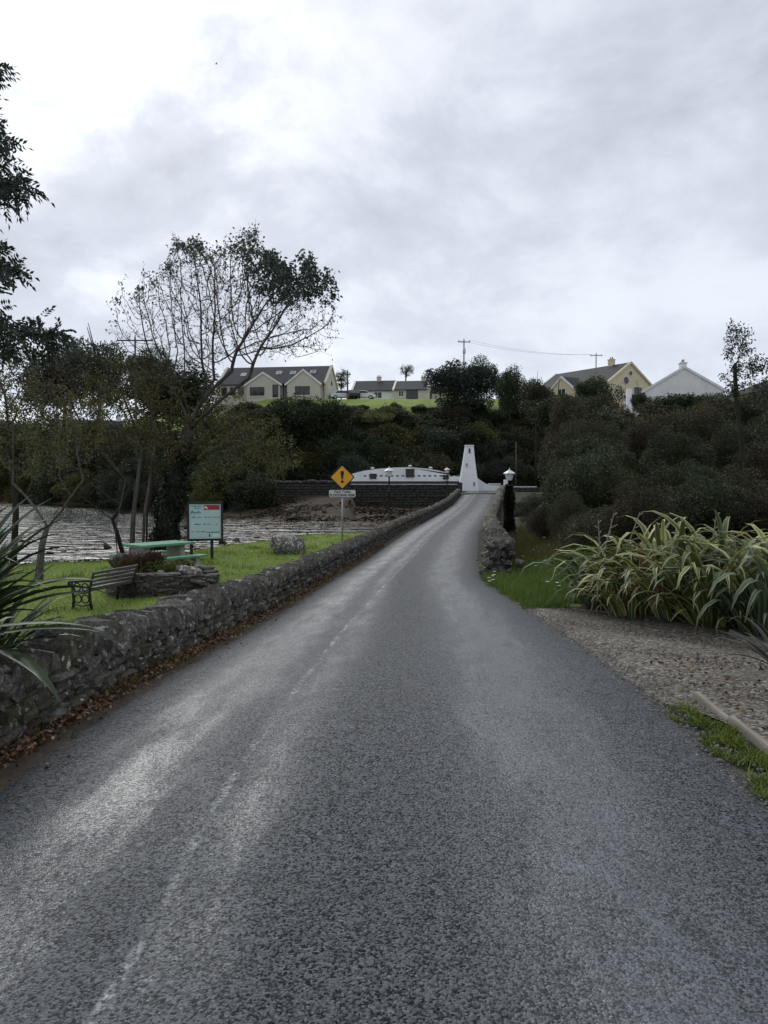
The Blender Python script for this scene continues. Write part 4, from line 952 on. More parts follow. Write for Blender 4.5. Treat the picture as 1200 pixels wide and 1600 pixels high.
def barge(parent, x, y0, y1, hw, hr, th=.2, wd=.3, axis='x', mat='weathered_white'):
    """raised white verge along a gable"""
    ym = (y0+y1)/2; mb = MB(); k = (hr-hw)/(ym-y0); ov = .35
    pts = [(y0-ov, hw-k*ov), (ym, hr), (y1+ov, hw-k*ov)]
    for (ya, za), (yb, zb_) in zip(pts, pts[1:]):
        vs = []
        for (yy, zz) in ((ya, za), (yb, zb_)):
            for dx in (-wd/2, wd/2):
                for dz in (-.12, th): vs.append((x+dx, yy, zz+dz) if axis == 'x' else (yy, x+dx, zz+dz))
        mb.add(vs, [(0,1,3,2),(4,6,7,5),(0,4,5,1),(2,3,7,6),(1,5,7,3),(0,2,6,4)])
    return fixn(mb.build('verge', M[mat], parent))
def chimney(parent, x, y, z, h=1.3, mat='stone_render'):
    mb = MB(); mb.box(x-.4, x+.4, y-.3, y+.3, z-1, z+h); mb.box(x-.46, x+.46, y-.36, y+.36, z+h, z+h+.12); o = mb.build('chimney', M[mat], parent)
    mb = MB(); mb.lathe([(.12, 0), (.1, .3)], 8, (x-.18, y, z+h+.12)); mb.lathe([(.12, 0), (.1, .3)], 8, (x+.18, y, z+h+.12)); mb.build('chimney_pots', M['concrete'], o)
def downpipe(parent, x, y, h):
    mb = MB(); mb.tube([(x, y-.06, -.5), (x, y-.06, h)], .05, 6); mb.build('downpipe', M['window_brown'], parent)
def proj(root, x0, x1, p, y, hw, hr, wallm, back):
    mb = MB(); gable_body(mb, x0, x1, y-p, y+.5, hw, hr-.02, axis='y'); fixn(mb.build('front_gable', M[wallm], root))
    fixn(roof_slabs(x0, x1, y-p-.12, y+back, hw, hr, 'y', .3).build('gable_roof', M['slate_roof'], root))
    barge(root, y-p-.1, x0, x1, hw, hr, .17, .16, 'y')

# long house on the left
c = P(424, 625, 120); z0 = 14.1
root = empty('house', (c.x, 120, z0), R(-8), 'long cream house with two front gables and three skylights on the hillside', 'house')
mb = MB(); gable_body(mb, -8.6, 8.6, 0, 9, 2.55, 5.6); fixn(mb.build('wall', M['stone_render'], root))
roof = fixn(roof_slabs(-8.7, 8.5, 0, 9, 2.55, 5.6).build('roof', M['slate_roof'], root))
barge(root, 8.6, 0, 9, 2.6, 5.65, .22, .4, mat='stone_render'); barge(root, -8.6, 0, 9, 2.6, 5.65, .22, .4, mat='stone_render')
proj(root, -3.6, 1.7, 1.2, 0, 2.3, 4.0, 'stone_render', 2.6); proj(root, 2.9, 8.0, 1.4, 0, 2.3, 4.3, 'stone_render', 2.8)
for x in (-1.9, 5.3): window(root, x, .5, 2.3, 1.35, -1.2 if x < 0 else -1.4, 'window_brown', 2)
window(root, 1.0, .2, .9, 2.0, -1.2, 'window_brown', 0)
for x in (2.3,): window(root, x, .0, .9, 2.2, 0, 'window_brown', 0)
for x in (-7.6, -6.2, -4.9): window(root, x, .7, .9, 1.3, 0, 'window_brown', 1)
k = (5.6-2.55)/4.5
for x, u in ((-5.2, .52), (.5, .6), (2.8, .58), (6.0, .62)):
    yy = 4.5*u; zz = 2.55+k*yy+.15; Mx = Matrix.Translation((x, yy, zz)) @ Matrix.Rotation(math.atan(k), 4, 'X')
    mb = MB(); mb.box(-.42, .42, -.5, .5, -.02, .07, Mx); f_ = mb.build('skylight', M['window_frame'], roof); mb = MB(); mb.box(-.34, .34, -.42, .42, .06, .09, Mx); mb.build('pane', M['skylight_glass'], f_)
Mx = Matrix.Translation((8.6, 4.5, 0)) @ Matrix.Rotation(R(90), 4, 'Z')
f_ = MB(); f_.box(-.45, .45, -.03, .05, 2.6, 4.2, Mx); f_ = f_.build('window', M['window_brown'], root); mb = MB(); mb.box(-.37, .37, -.05, .0, 2.7, 4.1, Mx); mb.build('pane', M['window_glass'], f_)
downpipe(root, 2.75, 0, 2.4); downpipe(root, 8.35, 0, 2.4)
# low bungalow
c = P(607, 625, 140); z0 = 16.0
root = empty('bungalow', (c.x, 140, z0), R(-8), 'low grey roofed bungalow with white verges between the trees', 'house')
mb = MB(); gable_body(mb, -7.0, 1.0, 1.5, 9, 2.1, 4.2); fixn(mb.build('wall', M['weathered_white'], root)); fixn(roof_slabs(-7.1, .9, 1.5, 9, 2.1, 4.2).build('roof', M['slate_roof'], root))
mb = MB(); gable_body(mb, .9, 7.3, 0, 8, 2.0, 3.9); fixn(mb.build('wing_wall', M['stone_render'], root)); fixn(roof_slabs(.95, 7.2, 0, 8, 2.0, 3.9).build('wing_roof', M['slate_roof'], root))
barge(root, .9, 0, 8, 2.05, 3.95, .2, .35); barge(root, 7.25, 0, 8, 2.05, 3.95, .2, .35); barge(root, -7.0, 1.5, 9, 2.15, 4.25, .2, .35)
window(root, 4.3, .2, 2.1, 1.9, 0, 'window_brown', 1); window(root, 2.3, .7, 1.0, 1.1, 0, 'window_frame', 1); window(root, -2.2, .6, 1.6, 1.2, 1.5, 'window_frame', 1); window(root, -5, .6, 1.4, 1.2, 1.5, 'window_frame', 1)
chimney(root, -2.5, 5.25, 4.2, .7); chimney(root, 6.0, 4, 3.9, .7)
mb = MB(); gable_body(mb, 7.6, 12.0, 3, 9, 1.9, 3.3); fixn(mb.build('side_wall', M['stone_render'], root)); fixn(roof_slabs(7.5, 12.1, 3, 9, 1.9, 3.3).build('side_roof', M['slate_roof'], root))
# cream house on the right
c = P(952, 612, 106); z0 = P(952, 618, 106).z
root = empty('house', (c.x, 106, z0), R(-58), 'yellow cream house with round gable window and one chimney', 'house')
Lh, Dh, hw_, hr_ = 14.5, 8.4, 2.0, 4.75
mb = MB(); gable_body(mb, -Lh, 0, 0, Dh, hw_, hr_, -4); fixn(mb.build('wall', M['cream_render'], root)); fixn(roof_slabs(-Lh-.1, .05, 0, Dh, hw_, hr_).build('roof', M['slate_roof'], root))
barge(root, 0.05, 0, Dh, hw_+.03, hr_+.03, .2, .35, mat='cream_render'); barge(root, -Lh-.05, 0, Dh, hw_+.03, hr_+.03, .2, .35)
proj(root, -9.4, -5.4, 1.6, 0, 1.7, 3.2, 'cream_render', 2.2)
window(root, -12, .6, 1.5, 1.1, 0, 'window_frame', 1); window(root, -7.4, .5, 1.6, 1.1, -1.6, 'window_frame', 1); window(root, -3.2, .6, 1.6, 1.1, 0, 'window_frame', 1)
for (yy, zz, rr_) in ((3.3, 2.3, .52), (4.2, 3.35, .33)):
    mb = MB(); mb.lathe([(rr_+.08, -.05), (rr_+.08, .04), (rr_, .05)], 20); o = fixn(mb.build('window', M['window_frame'], root, loc=(.03, yy, zz), rot=(0, R(90), 0))); mb = MB(); mb.lathe([(rr_-.02, 0), (rr_-.02, .07)], 20); fixn(mb.build('pane', M['window_glass'], o))
Mx = Matrix.Translation((0.0, 5.8, .2)) @ Matrix.Rotation(R(90), 4, 'Z'); mb = MB(); mb.box(-.9, .9, -.03, .03, .2, 1.4, Mx); f_ = mb.build('window', M['window_frame'], root); mb = MB(); mb.box(-.8, .8, -.05, .0, .3, 1.3, Mx); mb.build('pane', M['window_glass'], f_)
chimney(root, -3.4, Dh/2, hr_, .85, 'cream_render')
# white gabled house
c = P(1068, 640, 80); z0 = P(1068, 640, 80).z
root = empty('house', (c.x, 80, z0), R(-98), 'white gabled house half hidden behind the roadside thicket', 'house')
Dh = 7.8; mb = MB(); gable_body(mb, -11, 0, -Dh/2, Dh/2, 2.0, 4.35, -5); fixn(mb.build('wall', M['weathered_white'], root)); fixn(roof_slabs(-11.1, -.02, -Dh/2, Dh/2, 2.0, 4.35).build('roof', M['slate_roof'], root))
barge(root, 0.0, -Dh/2, Dh/2, 2.02, 4.37, .15, .25)
mb = MB(); mb.box(-3.0, -.9, -Dh/2-1.6, -Dh/2, 1.55, 1.75); mb.build('porch_roof', M['slate_roof'], root)
mb = MB(); mb.box(-1.35, -.85, -Dh/2-1.65, -Dh/2-1.15, -3, 2.35); o = mb.build('porch_pillar', M['white_paint'], root)
mb = MB(); mb.box(-3.0, -2.7, -Dh/2-1.6, -Dh/2-1.3, -3, 1.55); mb.build('porch_pillar', M['weathered_white'], root)
window(root, -1.9, -.3, .8, 1.5, -Dh/2, 'window_brown', 0); window(root, -6, .2, 1.4, 1.2, -Dh/2, 'window_frame', 1)
chimney(root, -.6, 0, 4.3, .5, 'weathered_white')
# white cottage glimpsed through the trees on the left
c = P(130, 690, 138); z0 = hz_at(c.x, 138)
zc_ = P(130, 694, 138).z
root = empty('cottage', (c.x, 138, zc_), R(6), 'white cottage with grey roof glimpsed through trees across the water', 'house')
mb = MB(); gable_body(mb, -6.5, 6.5, 0, 6.5, 2.2, 4.4, -4); fixn(mb.build('wall', M['white_paint'], root)); fixn(roof_slabs(-6.6, 6.6, 0, 6.5, 2.2, 4.4).build('roof', M['slate_roof'], root))
for x in (-4.4, 4.2): window(root, x, .8, 1.1, 1.1, 0, 'window_frame', 1)
window(root, 0, 0, .95, 2, 0, 'window_brown', 0); chimney(root, -5.5, 3.25, 4.4, .9, 'white_paint'); chimney(root, 5.5, 3.25, 4.4, .9, 'white_paint')

# cars by the houses
def car(loc, rz, mat, label):
    root = empty('parked_car', loc, rz, label, 'car')
    prof = [(-2.05, .35), (-2.1, .75), (-1.9, .95), (-1.55, 1.0), (-1.0, 1.42), (.55, 1.44), (1.15, .98), (1.95, .85), (2.1, .6), (2.05, .35)]
    mb = MB(); mb.prism(prof, -.82, .82); bevel(fixn(mb.build('body', M[mat], root)), .06)
    mb = MB()
    for s in (-.84, .82): mb.prism([(-1.35, 1.0), (-.95, 1.33), (.5, 1.35), (1.0, 1.0)], s, s+.02)
    fixn(mb.build('side_windows', M['window_glass'], root))
    mb = MB(); mb.add([(.6, -.7, 1.42), (.6, .7, 1.42), (1.18, .72, 1.0), (1.18, -.72, 1.0)], [(0, 1, 2, 3)]); mb.build('windscreen', M['window_glass'], root)
    for x in (-1.3, 1.3):
        for s in (-.85, .65):
            mb = MB(); mb.lathe([(.33, 0), (.33, .2)], 14); o = mb.build('wheel', M['tyre'], root, loc=(x, s+.2, .33), rot=(R(90), 0, 0)); mb = MB(); mb.lathe([(.18, -.01), (.18, .21)], 10); mb.build('hub', M['galvanised'], o)
for px, dd, rz, mt, lb in ((536, 122, R(12), 'car_white', 'small white car parked beside the long house'), (552, 121, R(100), 'car_dark', 'dark car parked between two pale cars'), (567, 122, R(-6), 'car_white', 'pale car parked in front of the bungalow')):
    c = P(px, 626, dd); car((c.x, dd, hz_at(c.x, dd)), rz, mt, lb)
# utility poles
def upole(px, ptop, pbase, d, label, arm=2.4, trans=False, arm2=False, r_=.14, rz=0):
    tp = P(px, ptop, d); zg = min(hz_at(tp.x, d), P(px, pbase, d).z); root = empty('utility_pole', (tp.x, d, zg-.3), rz, label, 'pole'); h = tp.z-zg+.3
    mb = MB(); mb.tube([(0, 0, 0), (0, 0, h)], [r_*1.2, r_*.8], 10); mb.build('pole', M['pole_wood'], root, True)
    mb = MB(); mb.box(-arm/2, arm/2, -.16, -.04, h-.5, h-.34); c_ = mb.build('crossarm', M['pole_wood'], root)
    for x in (-arm/2+.15, 0, arm/2-.15):
        mb = MB(); zt = h-.34 if x else h; mb.lathe([(.03, 0), (.08, .08), (.05, .14), (.08, .2), (.03, .28)], 8, (x, -.1 if x else 0, zt)); mb.build('insulator', M['dark_coping'], c_, True)
    if trans:
        mb = MB(); mb.lathe([(.28, 0), (.3, .05), (.3, .9), (.2, 1.0)], 12, (.0, -.42, h-2.7)); mb.build('transformer', M['galvanised'], root, True)
    return root, Vector((tp.x, d, tp.z))
_, pA = upole(725, 531, 600, 150, 'wooden power pole with transformer above the round trees', 2.4, True)
_, pB = upole(931.5, 553, 580, 190, 'wooden power pole rising behind the cream house roof', 3.0)
_, pC = upole(543, 581, 655, 118, 'short pale pole in front of the bungalow field', 1.0)
_, pD = upole(211, 527, 640, 98, 'wooden power pole with wide crossarm behind the fan shaped tree', 4.6)
def wire(a, b_, sag, label, r_=.018):
    mb = MB(); pts = [a.lerp(b_, k/14)-Vector((0, 0, sag*4*(k/14)*(1-k/14))) for k in range(15)]; mb.tube(pts, r_, 5)
    tag(mb.build('power_line', M['dark_coping']), label, 'wire', 'power wires')
for dx in (-1.05, 1.05): wire(pA+Vector((dx, -.1, -.1)), pB+Vector((dx, -.1, -.1)), 1.0, 'thin power wire strung between the two poles above the cream house')
# bird
q = P(338, 100, 120); root = empty('bird', q, R(30), 'small dark bird flying high in the cloudy sky', 'bird')
mb = MB(); mb.tube([(-.22, 0, 0), (-.12, 0, .0), (0, 0, .01), (.12, 0, .01), (.18, 0, .02), (.23, 0, .015)], [.012, .04, .055, .045, .03, .004], 8); mb.build('body', M['feather'], root, True)
for s in (-1, 1):
    mb = MB(); vs = [(.09, s*.03, .02), (-.07, s*.03, .01), (-.05, s*.2, .09), (.07, s*.2, .1), (-.1, s*.38, .06)]; mb.add(vs+[(v[0], v[1], v[2]+.012) for v in vs], [(0, 1, 2, 3), (3, 2, 4), (8, 7, 6, 5), (9, 7, 8), (0, 3, 8, 5), (1, 6, 7, 2), (3, 4, 9, 8), (4, 2, 7, 9), (0, 5, 6, 1)]); fixn(mb.build('wing', M['feather'], root))

# ------------------------------------------------------------------ branching trees
def colonize(start, attr, step, infl, kill, iters=120, seed=0, up=0.0):
    """grow branches from the start polyline(s) towards the attraction points"""
    nodes = []; par = []
    for line in start:
        p0 = -1
        for k, p in enumerate(line):
            if k == 0 and isinstance(p, int): p0 = p; continue
            nodes.append(np.array(p, float)); par.append(p0); p0 = len(nodes)-1
    A = np.array(attr, float); alive = np.ones(len(A), bool); g = np.random.default_rng(seed)
    best = np.full(len(A), 1e9); bi = np.zeros(len(A), int); done = 0
    for it in range(iters):
        Nn = np.array(nodes[done:])
        if len(Nn):
            dm = np.linalg.norm(A[:, None]-Nn[None], axis=2); k = dm.argmin(1); dv = dm[np.arange(len(A)), k]
            m_ = dv < best; best[m_] = dv[m_]; bi[m_] = k[m_]+done
        done = len(nodes); alive &= best > kill
        act = alive & (best < infl)
        if not act.any(): break
        new = {}
        for a_ in np.where(act)[0]:
            v = A[a_]-nodes[bi[a_]]; new.setdefault(bi[a_], []).append(v/np.linalg.norm(v))
        for n_, vs in new.items():
            dvec = np.sum(vs, 0)+g.normal(0, .22, 3)*len(vs)**.5; dvec[2] += up
            dvec /= max(np.linalg.norm(dvec), 1e-6); nodes.append(nodes[n_]+dvec*step); par.append(n_)
    return np.array(nodes), np.array(par)
def radii(nodes, par, tip, expo=2.3, cap=None):
    n = len(nodes); acc = np.zeros(n); kids = [[] for _ in range(n)]
    for i in range(n-1, -1, -1):
        if not acc[i]: acc[i] = tip**expo
        if par[i] >= 0: acc[par[i]] += acc[i]; kids[par[i]].append(i)
    r = acc**(1/expo)
    if cap: r = np.minimum(r, cap)
    return r, kids
def branch_mesh(name, nodes, par, r, kids, mat, minr=0.0):
    mb = MB(); n = len(nodes); roots = [i for i in range(n) if par[i] < 0]; stack = [(-1, q) for q in roots]
    while stack:
        p, q = stack.pop(); chain = [p] if p >= 0 else []; chain.append(q)
        while kids[chain[-1]]:
            ks = sorted(kids[chain[-1]], key=lambda k: -r[k])
            for k in ks[1:]:
                if r[k] >= minr: stack.append((chain[-1], k))
            if r[ks[0]] < minr: break
            chain.append(ks[0])
        if len(chain) < 2: continue
        rr = [r[k] for k in chain]
        if p >= 0: rr[0] = min(r[p], r[q]*1.25)
        mb.tube([nodes[k] for k in chain], rr, 8 if rr[0] > .08 else (5 if rr[0] > .02 else 4), True)
    return mb.mesh(name, mat, True)
def shell(g, n, fn):
    out = []
    while len(out) < n:
        p = g.random(3)*2-1
        if np.linalg.norm(p) <= 1:
            q = fn(p)
            if q is not None: out.append(q)
    return np.array(out)

def twigs(nodes, par, minz, per, ln, seed):
    """short side twigs on the outer branches"""
    g = np.random.default_rng(seed); r, kids = radii(nodes, par, 1.0, 2.0); N_ = list(nodes); Pa = list(par)
    for i in range(len(nodes)):
        if r[i] > 3.2 or par[i] < 0: continue
        dv = unit(nodes[i]-nodes[par[i]])
        for _ in range(g.integers(0, per+1)):
            v = unit(dv*.8+g.normal(0, .55, 3)+np.array([0, 0, .25])); l_ = ln*g.uniform(.4, 1.1); p = nodes[i]+v*l_*.5
            N_.append(p); Pa.append(i); N_.append(p+unit(v+g.normal(0, .3, 3))*l_*.5); Pa.append(len(N_)-2)
    return np.array(N_), np.array(Pa)
# the bare fan-shaped tree by the shore
def fan_tree():
    d = 28.0; b0 = P(252, 858, d); zg = hz_at(b0.x, d); g = np.random.default_rng(4)
    root = empty('fan_tree', (b0.x, d, zg-.1), 0, 'tall bare fan shaped tree with ivy trunk and few leaves by the shore', 'tree')
    def loc(px, py, dy=0.0): p = P(px, py, d+dy); return np.array((p.x-b0.x, dy, p.z-zg+.1))
    trunk = [loc(254, 862), loc(260, 825), loc(266, 790), loc(274, 750), loc(284, 705), loc(294, 675)]
    limbs = [[loc(300, 655, .1), loc(312, 632, .2), loc(335, 605, .3), loc(362, 580, .35)], [loc(296, 648, -.2), loc(288, 622, -.5), loc(282, 600, -.6)],
             [loc(305, 650, -.3), loc(316, 622, -.7), loc(322, 595, -1.0)], [loc(292, 652, .5), loc(280, 625, 1.0), loc(262, 600, 1.4)], [loc(302, 655, .6), loc(318, 620, 1.2), loc(335, 592, 1.5)], [loc(312, 655, -.4), loc(345, 625, -1.0), loc(390, 590, -1.3)]]
    lines = [trunk]+[[5]+l_ for l_ in limbs]
    # crown envelope in pixels
    ex = np.array([165, 185, 215, 250, 290, 330, 370, 410, 450, 490, 520, 545]); et = np.array([495, 470, 440, 412, 388, 378, 374, 390, 402, 420, 448, 470]); eb = np.array([560, 590, 610, 600, 590, 575, 560, 560, 560, 560, 556, 520])
    def fn(p):
        px = 352+190*p[0]; t_, b_ = np.interp(px, ex, et), np.interp(px, ex, eb); u = g.random()**1.15; t_ += 16*math.sin(px*.06)+10*math.sin(px*.15+2)+g.normal(0, 7); py = t_+(b_-t_)*u
        dep = 3.6*math.sqrt(max(0, 1-((px-352)/195)**2))*p[1]; return loc(px, py, dep)
    A = shell(g, 2300, fn); nodes, par = colonize(lines, A, .16, 2.4, .24, 110, 2, .14)
    nodes, par = twigs(nodes, par, .0, 2, .38, 3)
    r, kids = radii(nodes, par, .0042, 2.45, .30)
    r[:len(trunk)] = np.array([.40, .34, .31, .29, .27, .25])
    tr = link('trunk', branch_mesh('trunk', nodes, par, r, kids, M['bark_mid']), root)
    tips = np.array([i for i in range(len(nodes)) if r[i] < .0062]); tp = nodes[tips]
    px_ = 600+(tp[:, 0]+b0.x)/(d+tp[:, 1])*F; py_ = HOR-(tp[:, 2]+zg-.1-CAM_Z)/(d+tp[:, 1])*F
    dens = np.exp(-(((px_-445)/58)**2+((py_-438)/42)**2))*3.4 + .45 + 1.5*np.exp(-((py_-np.interp(px_, ex, et))/34)**2) + 1.6*np.exp(-(((px_-510)/30)**2+((py_-465)/25)**2))
    n = g.poisson(dens*.85); k = np.repeat(np.arange(len(tips)), n); p_ = tp[k]+g.normal(0, .05, (len(k), 3)); D = g.normal(0, .8, (len(k), 3))+np.array([.2, 0, -.3])
    m_ = dens[k]+g.normal(0, .6, len(k)) > 2.1
    link('crown', leaf_mesh('crown', p_[m_], D[m_], .16*g.uniform(.6, 1.3, m_.sum()), .085, M['leaf_bluegreen'], 4, .15), root)
    link('sparse_leaves', leaf_mesh('sparse_leaves', p_[~m_], D[~m_], .105*g.uniform(.6, 1.3, (~m_).sum()), .055, M['leaf_twig'], 5, .15), root)
    # ivy sleeve
    n = 4200; u = g.random(n)*4.3; cpt = np.array(trunk); seg = np.linalg.norm(np.diff(cpt, axis=0), axis=1); cs = np.concatenate([[0], np.cumsum(seg)])
    c_ = np.stack([np.interp(u, cs, cpt[:, i]) for i in range(3)], 1); th = g.random(n)*6.28; rad = .40+.09*np.sin(u*4+th*2)+.08*g.random(n)-.05*u/4.3
    p_ = c_+np.stack([rad*np.cos(th), rad*np.sin(th), 0*th], 1); D = np.stack([np.cos(th), np.sin(th), -.7+0*th], 1)+g.normal(0, .4, (n, 3))
    link('ivy', leaf_mesh('ivy', p_, D, .11, .09, M['leaf_ivy'], 6), root)
fan_tree()
def env_tree(name, label, cat, base, trunk_px, d, ell, natt, leafn, leafsz, leafmat, barkmat, seed, step=.16, tip=.006, group=None, infl=2.2, kill=.3, cap=.2, extra=None, depth=None, flat=None, trunkr=None, dens=None, pinnate=False, up=0.05):
    """tree whose trunk and crown ellipses are given by photo pixels at depth d"""
    b0 = P(*base, d); zg = hz_at(b0.x, d); g = np.random.default_rng(seed)
    root = empty(name, (b0.x, d, zg-.08), 0, label, cat, group)
    def loc(px, py, dy=0.0): p = P(px, py, d+dy); return np.array((p.x-b0.x, dy, p.z-zg+.08))
    lines = []
    for i, ln in enumerate(trunk_px):
        pts = [loc(*q) for q in ln]
        if i == 0: pts[0][2] = 0.0
        lines.append(([0 if not extra else extra]+pts) if i and extra is not None else pts)
        if i and extra is None: pts[0][2] = 0.0
    A = []
    for (ex, ey, rx, ry, wt) in ell:
        dr = depth or rx*d/F
        q = unit(g.normal(size=(int(natt*wt), 3)))*(g.random((int(natt*wt), 1))**(1/2.2))
        A += [loc(ex+rx*v[0], ey+ry*v[2], dr*v[1]) for v in q]
    A = np.array(A); nodes, par = colonize(lines, A, step, infl, kill, 110, seed, up)
    r, kids = radii(nodes, par, tip, 2.3, cap)
    if trunkr:
        nt_ = sum(len(l_)-(1 if isinstance(l_[0], int) else 0) for l_ in lines[:1]); r[:nt_] = np.maximum(r[:nt_], np.linspace(trunkr, trunkr*.6, nt_))
    link('trunk', branch_mesh('trunk', nodes, par, r, kids, M[barkmat]), root)
    tips = np.where(r < tip*2.4)[0]; tp = nodes[tips]
    k = g.integers(0, len(tips), leafn)
    if pinnate:
        # feathery leaves: paired leaflets along a drooping stalk
        dr = unit(unit(nodes[tips]-nodes[np.maximum(par[tips], 0)]+1e-6)[k]+g.normal(0, .6, (leafn, 3))); P_, D_ = [], []
        side = unit(np.cross(dr, g.normal(size=(leafn, 3))))
        for j in range(9):
            t_ = (j//2+1)/5 if j < 8 else 1.05; s_ = 0 if j == 8 else (1 if j % 2 else -1)
            q = tp[k]+dr*(.22*t_); q[:, 2] -= .06*t_*t_; P_.append(q); D_.append(dr*.6+side*s_*.9+np.array([0, 0, -.25]))
        link('crown', leaf_mesh('crown', np.concatenate(P_), np.concatenate(D_), leafsz, leafsz*.42, M[leafmat], seed, .1), root)
    else:
        p_ = tp[k]+g.normal(0, leafsz*.9, (leafn, 3)); D = g.normal(0, .8, (leafn, 3))+np.array([0, 0, -.25])
        link('crown', leaf_mesh('crown', p_, D, leafsz*g.uniform(.6, 1.3, leafn), leafsz*.55, M[leafmat], seed, .1), root)
    return root
# feathery leaved tree reaching in from the left edge
env_tree('rowan_tree', 'tall feathery leaved tree at the lawn edge with drooping leafy branches', 'tree', (-150, 990), [[(-150, 990), (-140, 800), (-120, 620), (-100, 450), (-90, 300)]], 9.6,
         [(-30, 215, 65, 30, .5), (5, 290, 72, 45, 1.0), (-15, 420, 65, 40, .7), (25, 525, 90, 50, 1.0), (-20, 120, 48, 40, .3), (-80, 330, 60, 230, .5)], 130, 720, .085, 'leaf_bluegreen', 'bark_dark', 11, step=.11, tip=.0045, infl=1.6, kill=.22, cap=.14, depth=.75, trunkr=.15, pinnate=True)
# small forked tree on the lawn
env_tree('forked_tree', 'small forked tree on the lawn with olive leaves near the water', 'tree', (60, 912), [[(60, 912), (62, 885), (66, 850), (74, 822)], [(74, 822), (60, 800), (40, 775), (20, 755)], [(76, 822), (95, 800), (112, 775), (130, 750)]], 17.6,
         [(60, 690, 105, 75, 1.0), (10, 640, 80, 80, .7), (120, 650, 70, 60, .6)], 330, 3600, .065, 'leaf_olive', 'bark_grey', 13, step=.14, tip=.005, extra=3, infl=1.8, kill=.28, cap=.09, depth=1.3, trunkr=.105)
# thin multi-stemmed trees along the shore
env_tree('shore_tree', 'thin many stemmed tree beside the fan shaped tree', 'tree', (205, 858), [[(205, 858), (208, 810), (214, 760), (222, 700)], [(222, 858), (226, 800), (236, 740), (244, 680)], [(185, 856), (180, 830), (186, 800), (196, 750)]], 27.0,
         [(215, 640, 90, 100, 1.0), (150, 640, 60, 80, .6), (255, 680, 70, 60, .5)], 420, 6500, .10, 'leaf_olive', 'bark_grey', 17, step=.2, tip=.008, infl=2.5, kill=.38, cap=.11, depth=1.8, trunkr=.10)
env_tree('shore_tree', 'pale branched leaning tree spreading right behind the ivy trunk', 'tree', (238, 858), [[(238, 858), (250, 800), (280, 745), (320, 710), (360, 690)], [(360, 690), (400, 690), (430, 700)]], 29.5,
         [(385, 690, 85, 55, 1.1), (340, 650, 60, 50, .6), (440, 725, 35, 30, .3), (320, 735, 60, 35, .4)], 420, 5600, .10, 'leaf_olive', 'bark_grey', 19, step=.2, tip=.007, extra=4, infl=2.5, kill=.36, cap=.12, depth=1.8, trunkr=.13)
env_tree('shore_tree', 'dark tangled tree with crooked low stem on the rocky shore', 'tree', (196, 852), [[(196, 852), (182, 830), (176, 812), (190, 790), (205, 760)], [(228, 852), (230, 800), (240, 750)]], 31.0,
         [(120, 600, 95, 60, .9), (90, 690, 70, 70, .7), (190, 580, 50, 40, .5)], 380, 6500, .11, 'leaf_bramble', 'bark_dark', 23, step=.2, tip=.008, infl=4.0, kill=.4, cap=.13, depth=2.2, trunkr=.1)
env_tree('shore_tree', 'dark leafy tree behind the forked tree at the water edge', 'tree', (20, 868), [[(20, 868), (25, 800), (20, 740), (10, 690)]], 26.0,
         [(20, 620, 90, 70, 1.0), (-40, 580, 80, 80, .6), (70, 700, 60, 50, .5)], 380, 7000, .10, 'leaf_bramble', 'bark_dark', 29, step=.2, tip=.008, infl=3.0, kill=.4, cap=.12, depth=2.0, trunkr=.12)
# airy tree over the right-hand thicket
env_tree('airy_tree', 'airy sparse leaved tree rising above the right hand thicket', 'tree', (1165, 800), [[(1165, 800), (1160, 700), (1150, 620), (1148, 570)]], 24.0,
         [(1152, 535, 26, 40, 1.0), (1185, 585, 40, 40, .9), (1150, 600, 30, 30, .4), (1215, 640, 50, 60, .8)], 200, 4200, .085, 'leaf_tree', 'bark_dark', 37, step=.14, tip=.005, infl=2.5, kill=.28, cap=.1, trunkr=.1)
# small bare tree by the bungalow
env_tree('bare_tree', 'small wispy tree on the skyline beside the bungalow', 'tree', (634, 600), [[(634, 600), (634, 592), (634, 585)]], 150.0, [(636, 578, 13, 11, 1.0)], 220, 900, .2, 'leaf_tree', 'bark_dark', 41, step=.28, tip=.03, infl=3, kill=.5, cap=.2)
env_tree('bare_tree', 'small wispy tree between the long house and the bungalow', 'tree', (533, 622), [[(533, 622), (533, 605), (533, 592)]], 150.0, [(534, 592, 14, 17, 1.0)], 260, 1800, .22, 'leaf_tree', 'bark_dark', 43, step=.28, tip=.03, infl=3, kill=.5, cap=.2)
#PART4
# ------------------------------------------------------------------ thickets: leafy crowns with stems, shared between copies
def crown_mesh(name, seed, mat, nblob=46, nleaf=7000, leaf=.055, rough=1.0):
    g = np.random.default_rng(seed); c = unit(g.normal(size=(nblob, 3)))*g.uniform(.30, .80, (nblob, 1)); rb_ = g.uniform(.16, .40, nblob)*rough
    c[:, 2] = np.where(c[:, 2] < -.1, c[:, 2]*1.1, c[:, 2])
    k = g.choice(nblob, nleaf, p=rb_**2/np.sum(rb_**2)); dr = unit(g.normal(size=(nleaf, 3))+unit(c[k])*.55)
    p = c[k]+dr*(rb_[k]*(g.random(nleaf)**.35))[:, None]
    stray = g.random(nleaf) < .06; p[stray] *= g.uniform(1.02, 1.16, (stray.sum(), 1))
    D = dr*.8+g.normal(0, .55, (nleaf, 3))+np.array([0, 0, .15])
    return leaf_mesh(name, p, D, leaf*g.uniform(.6, 1.4, nleaf), leaf*.6, mat, seed, .1)
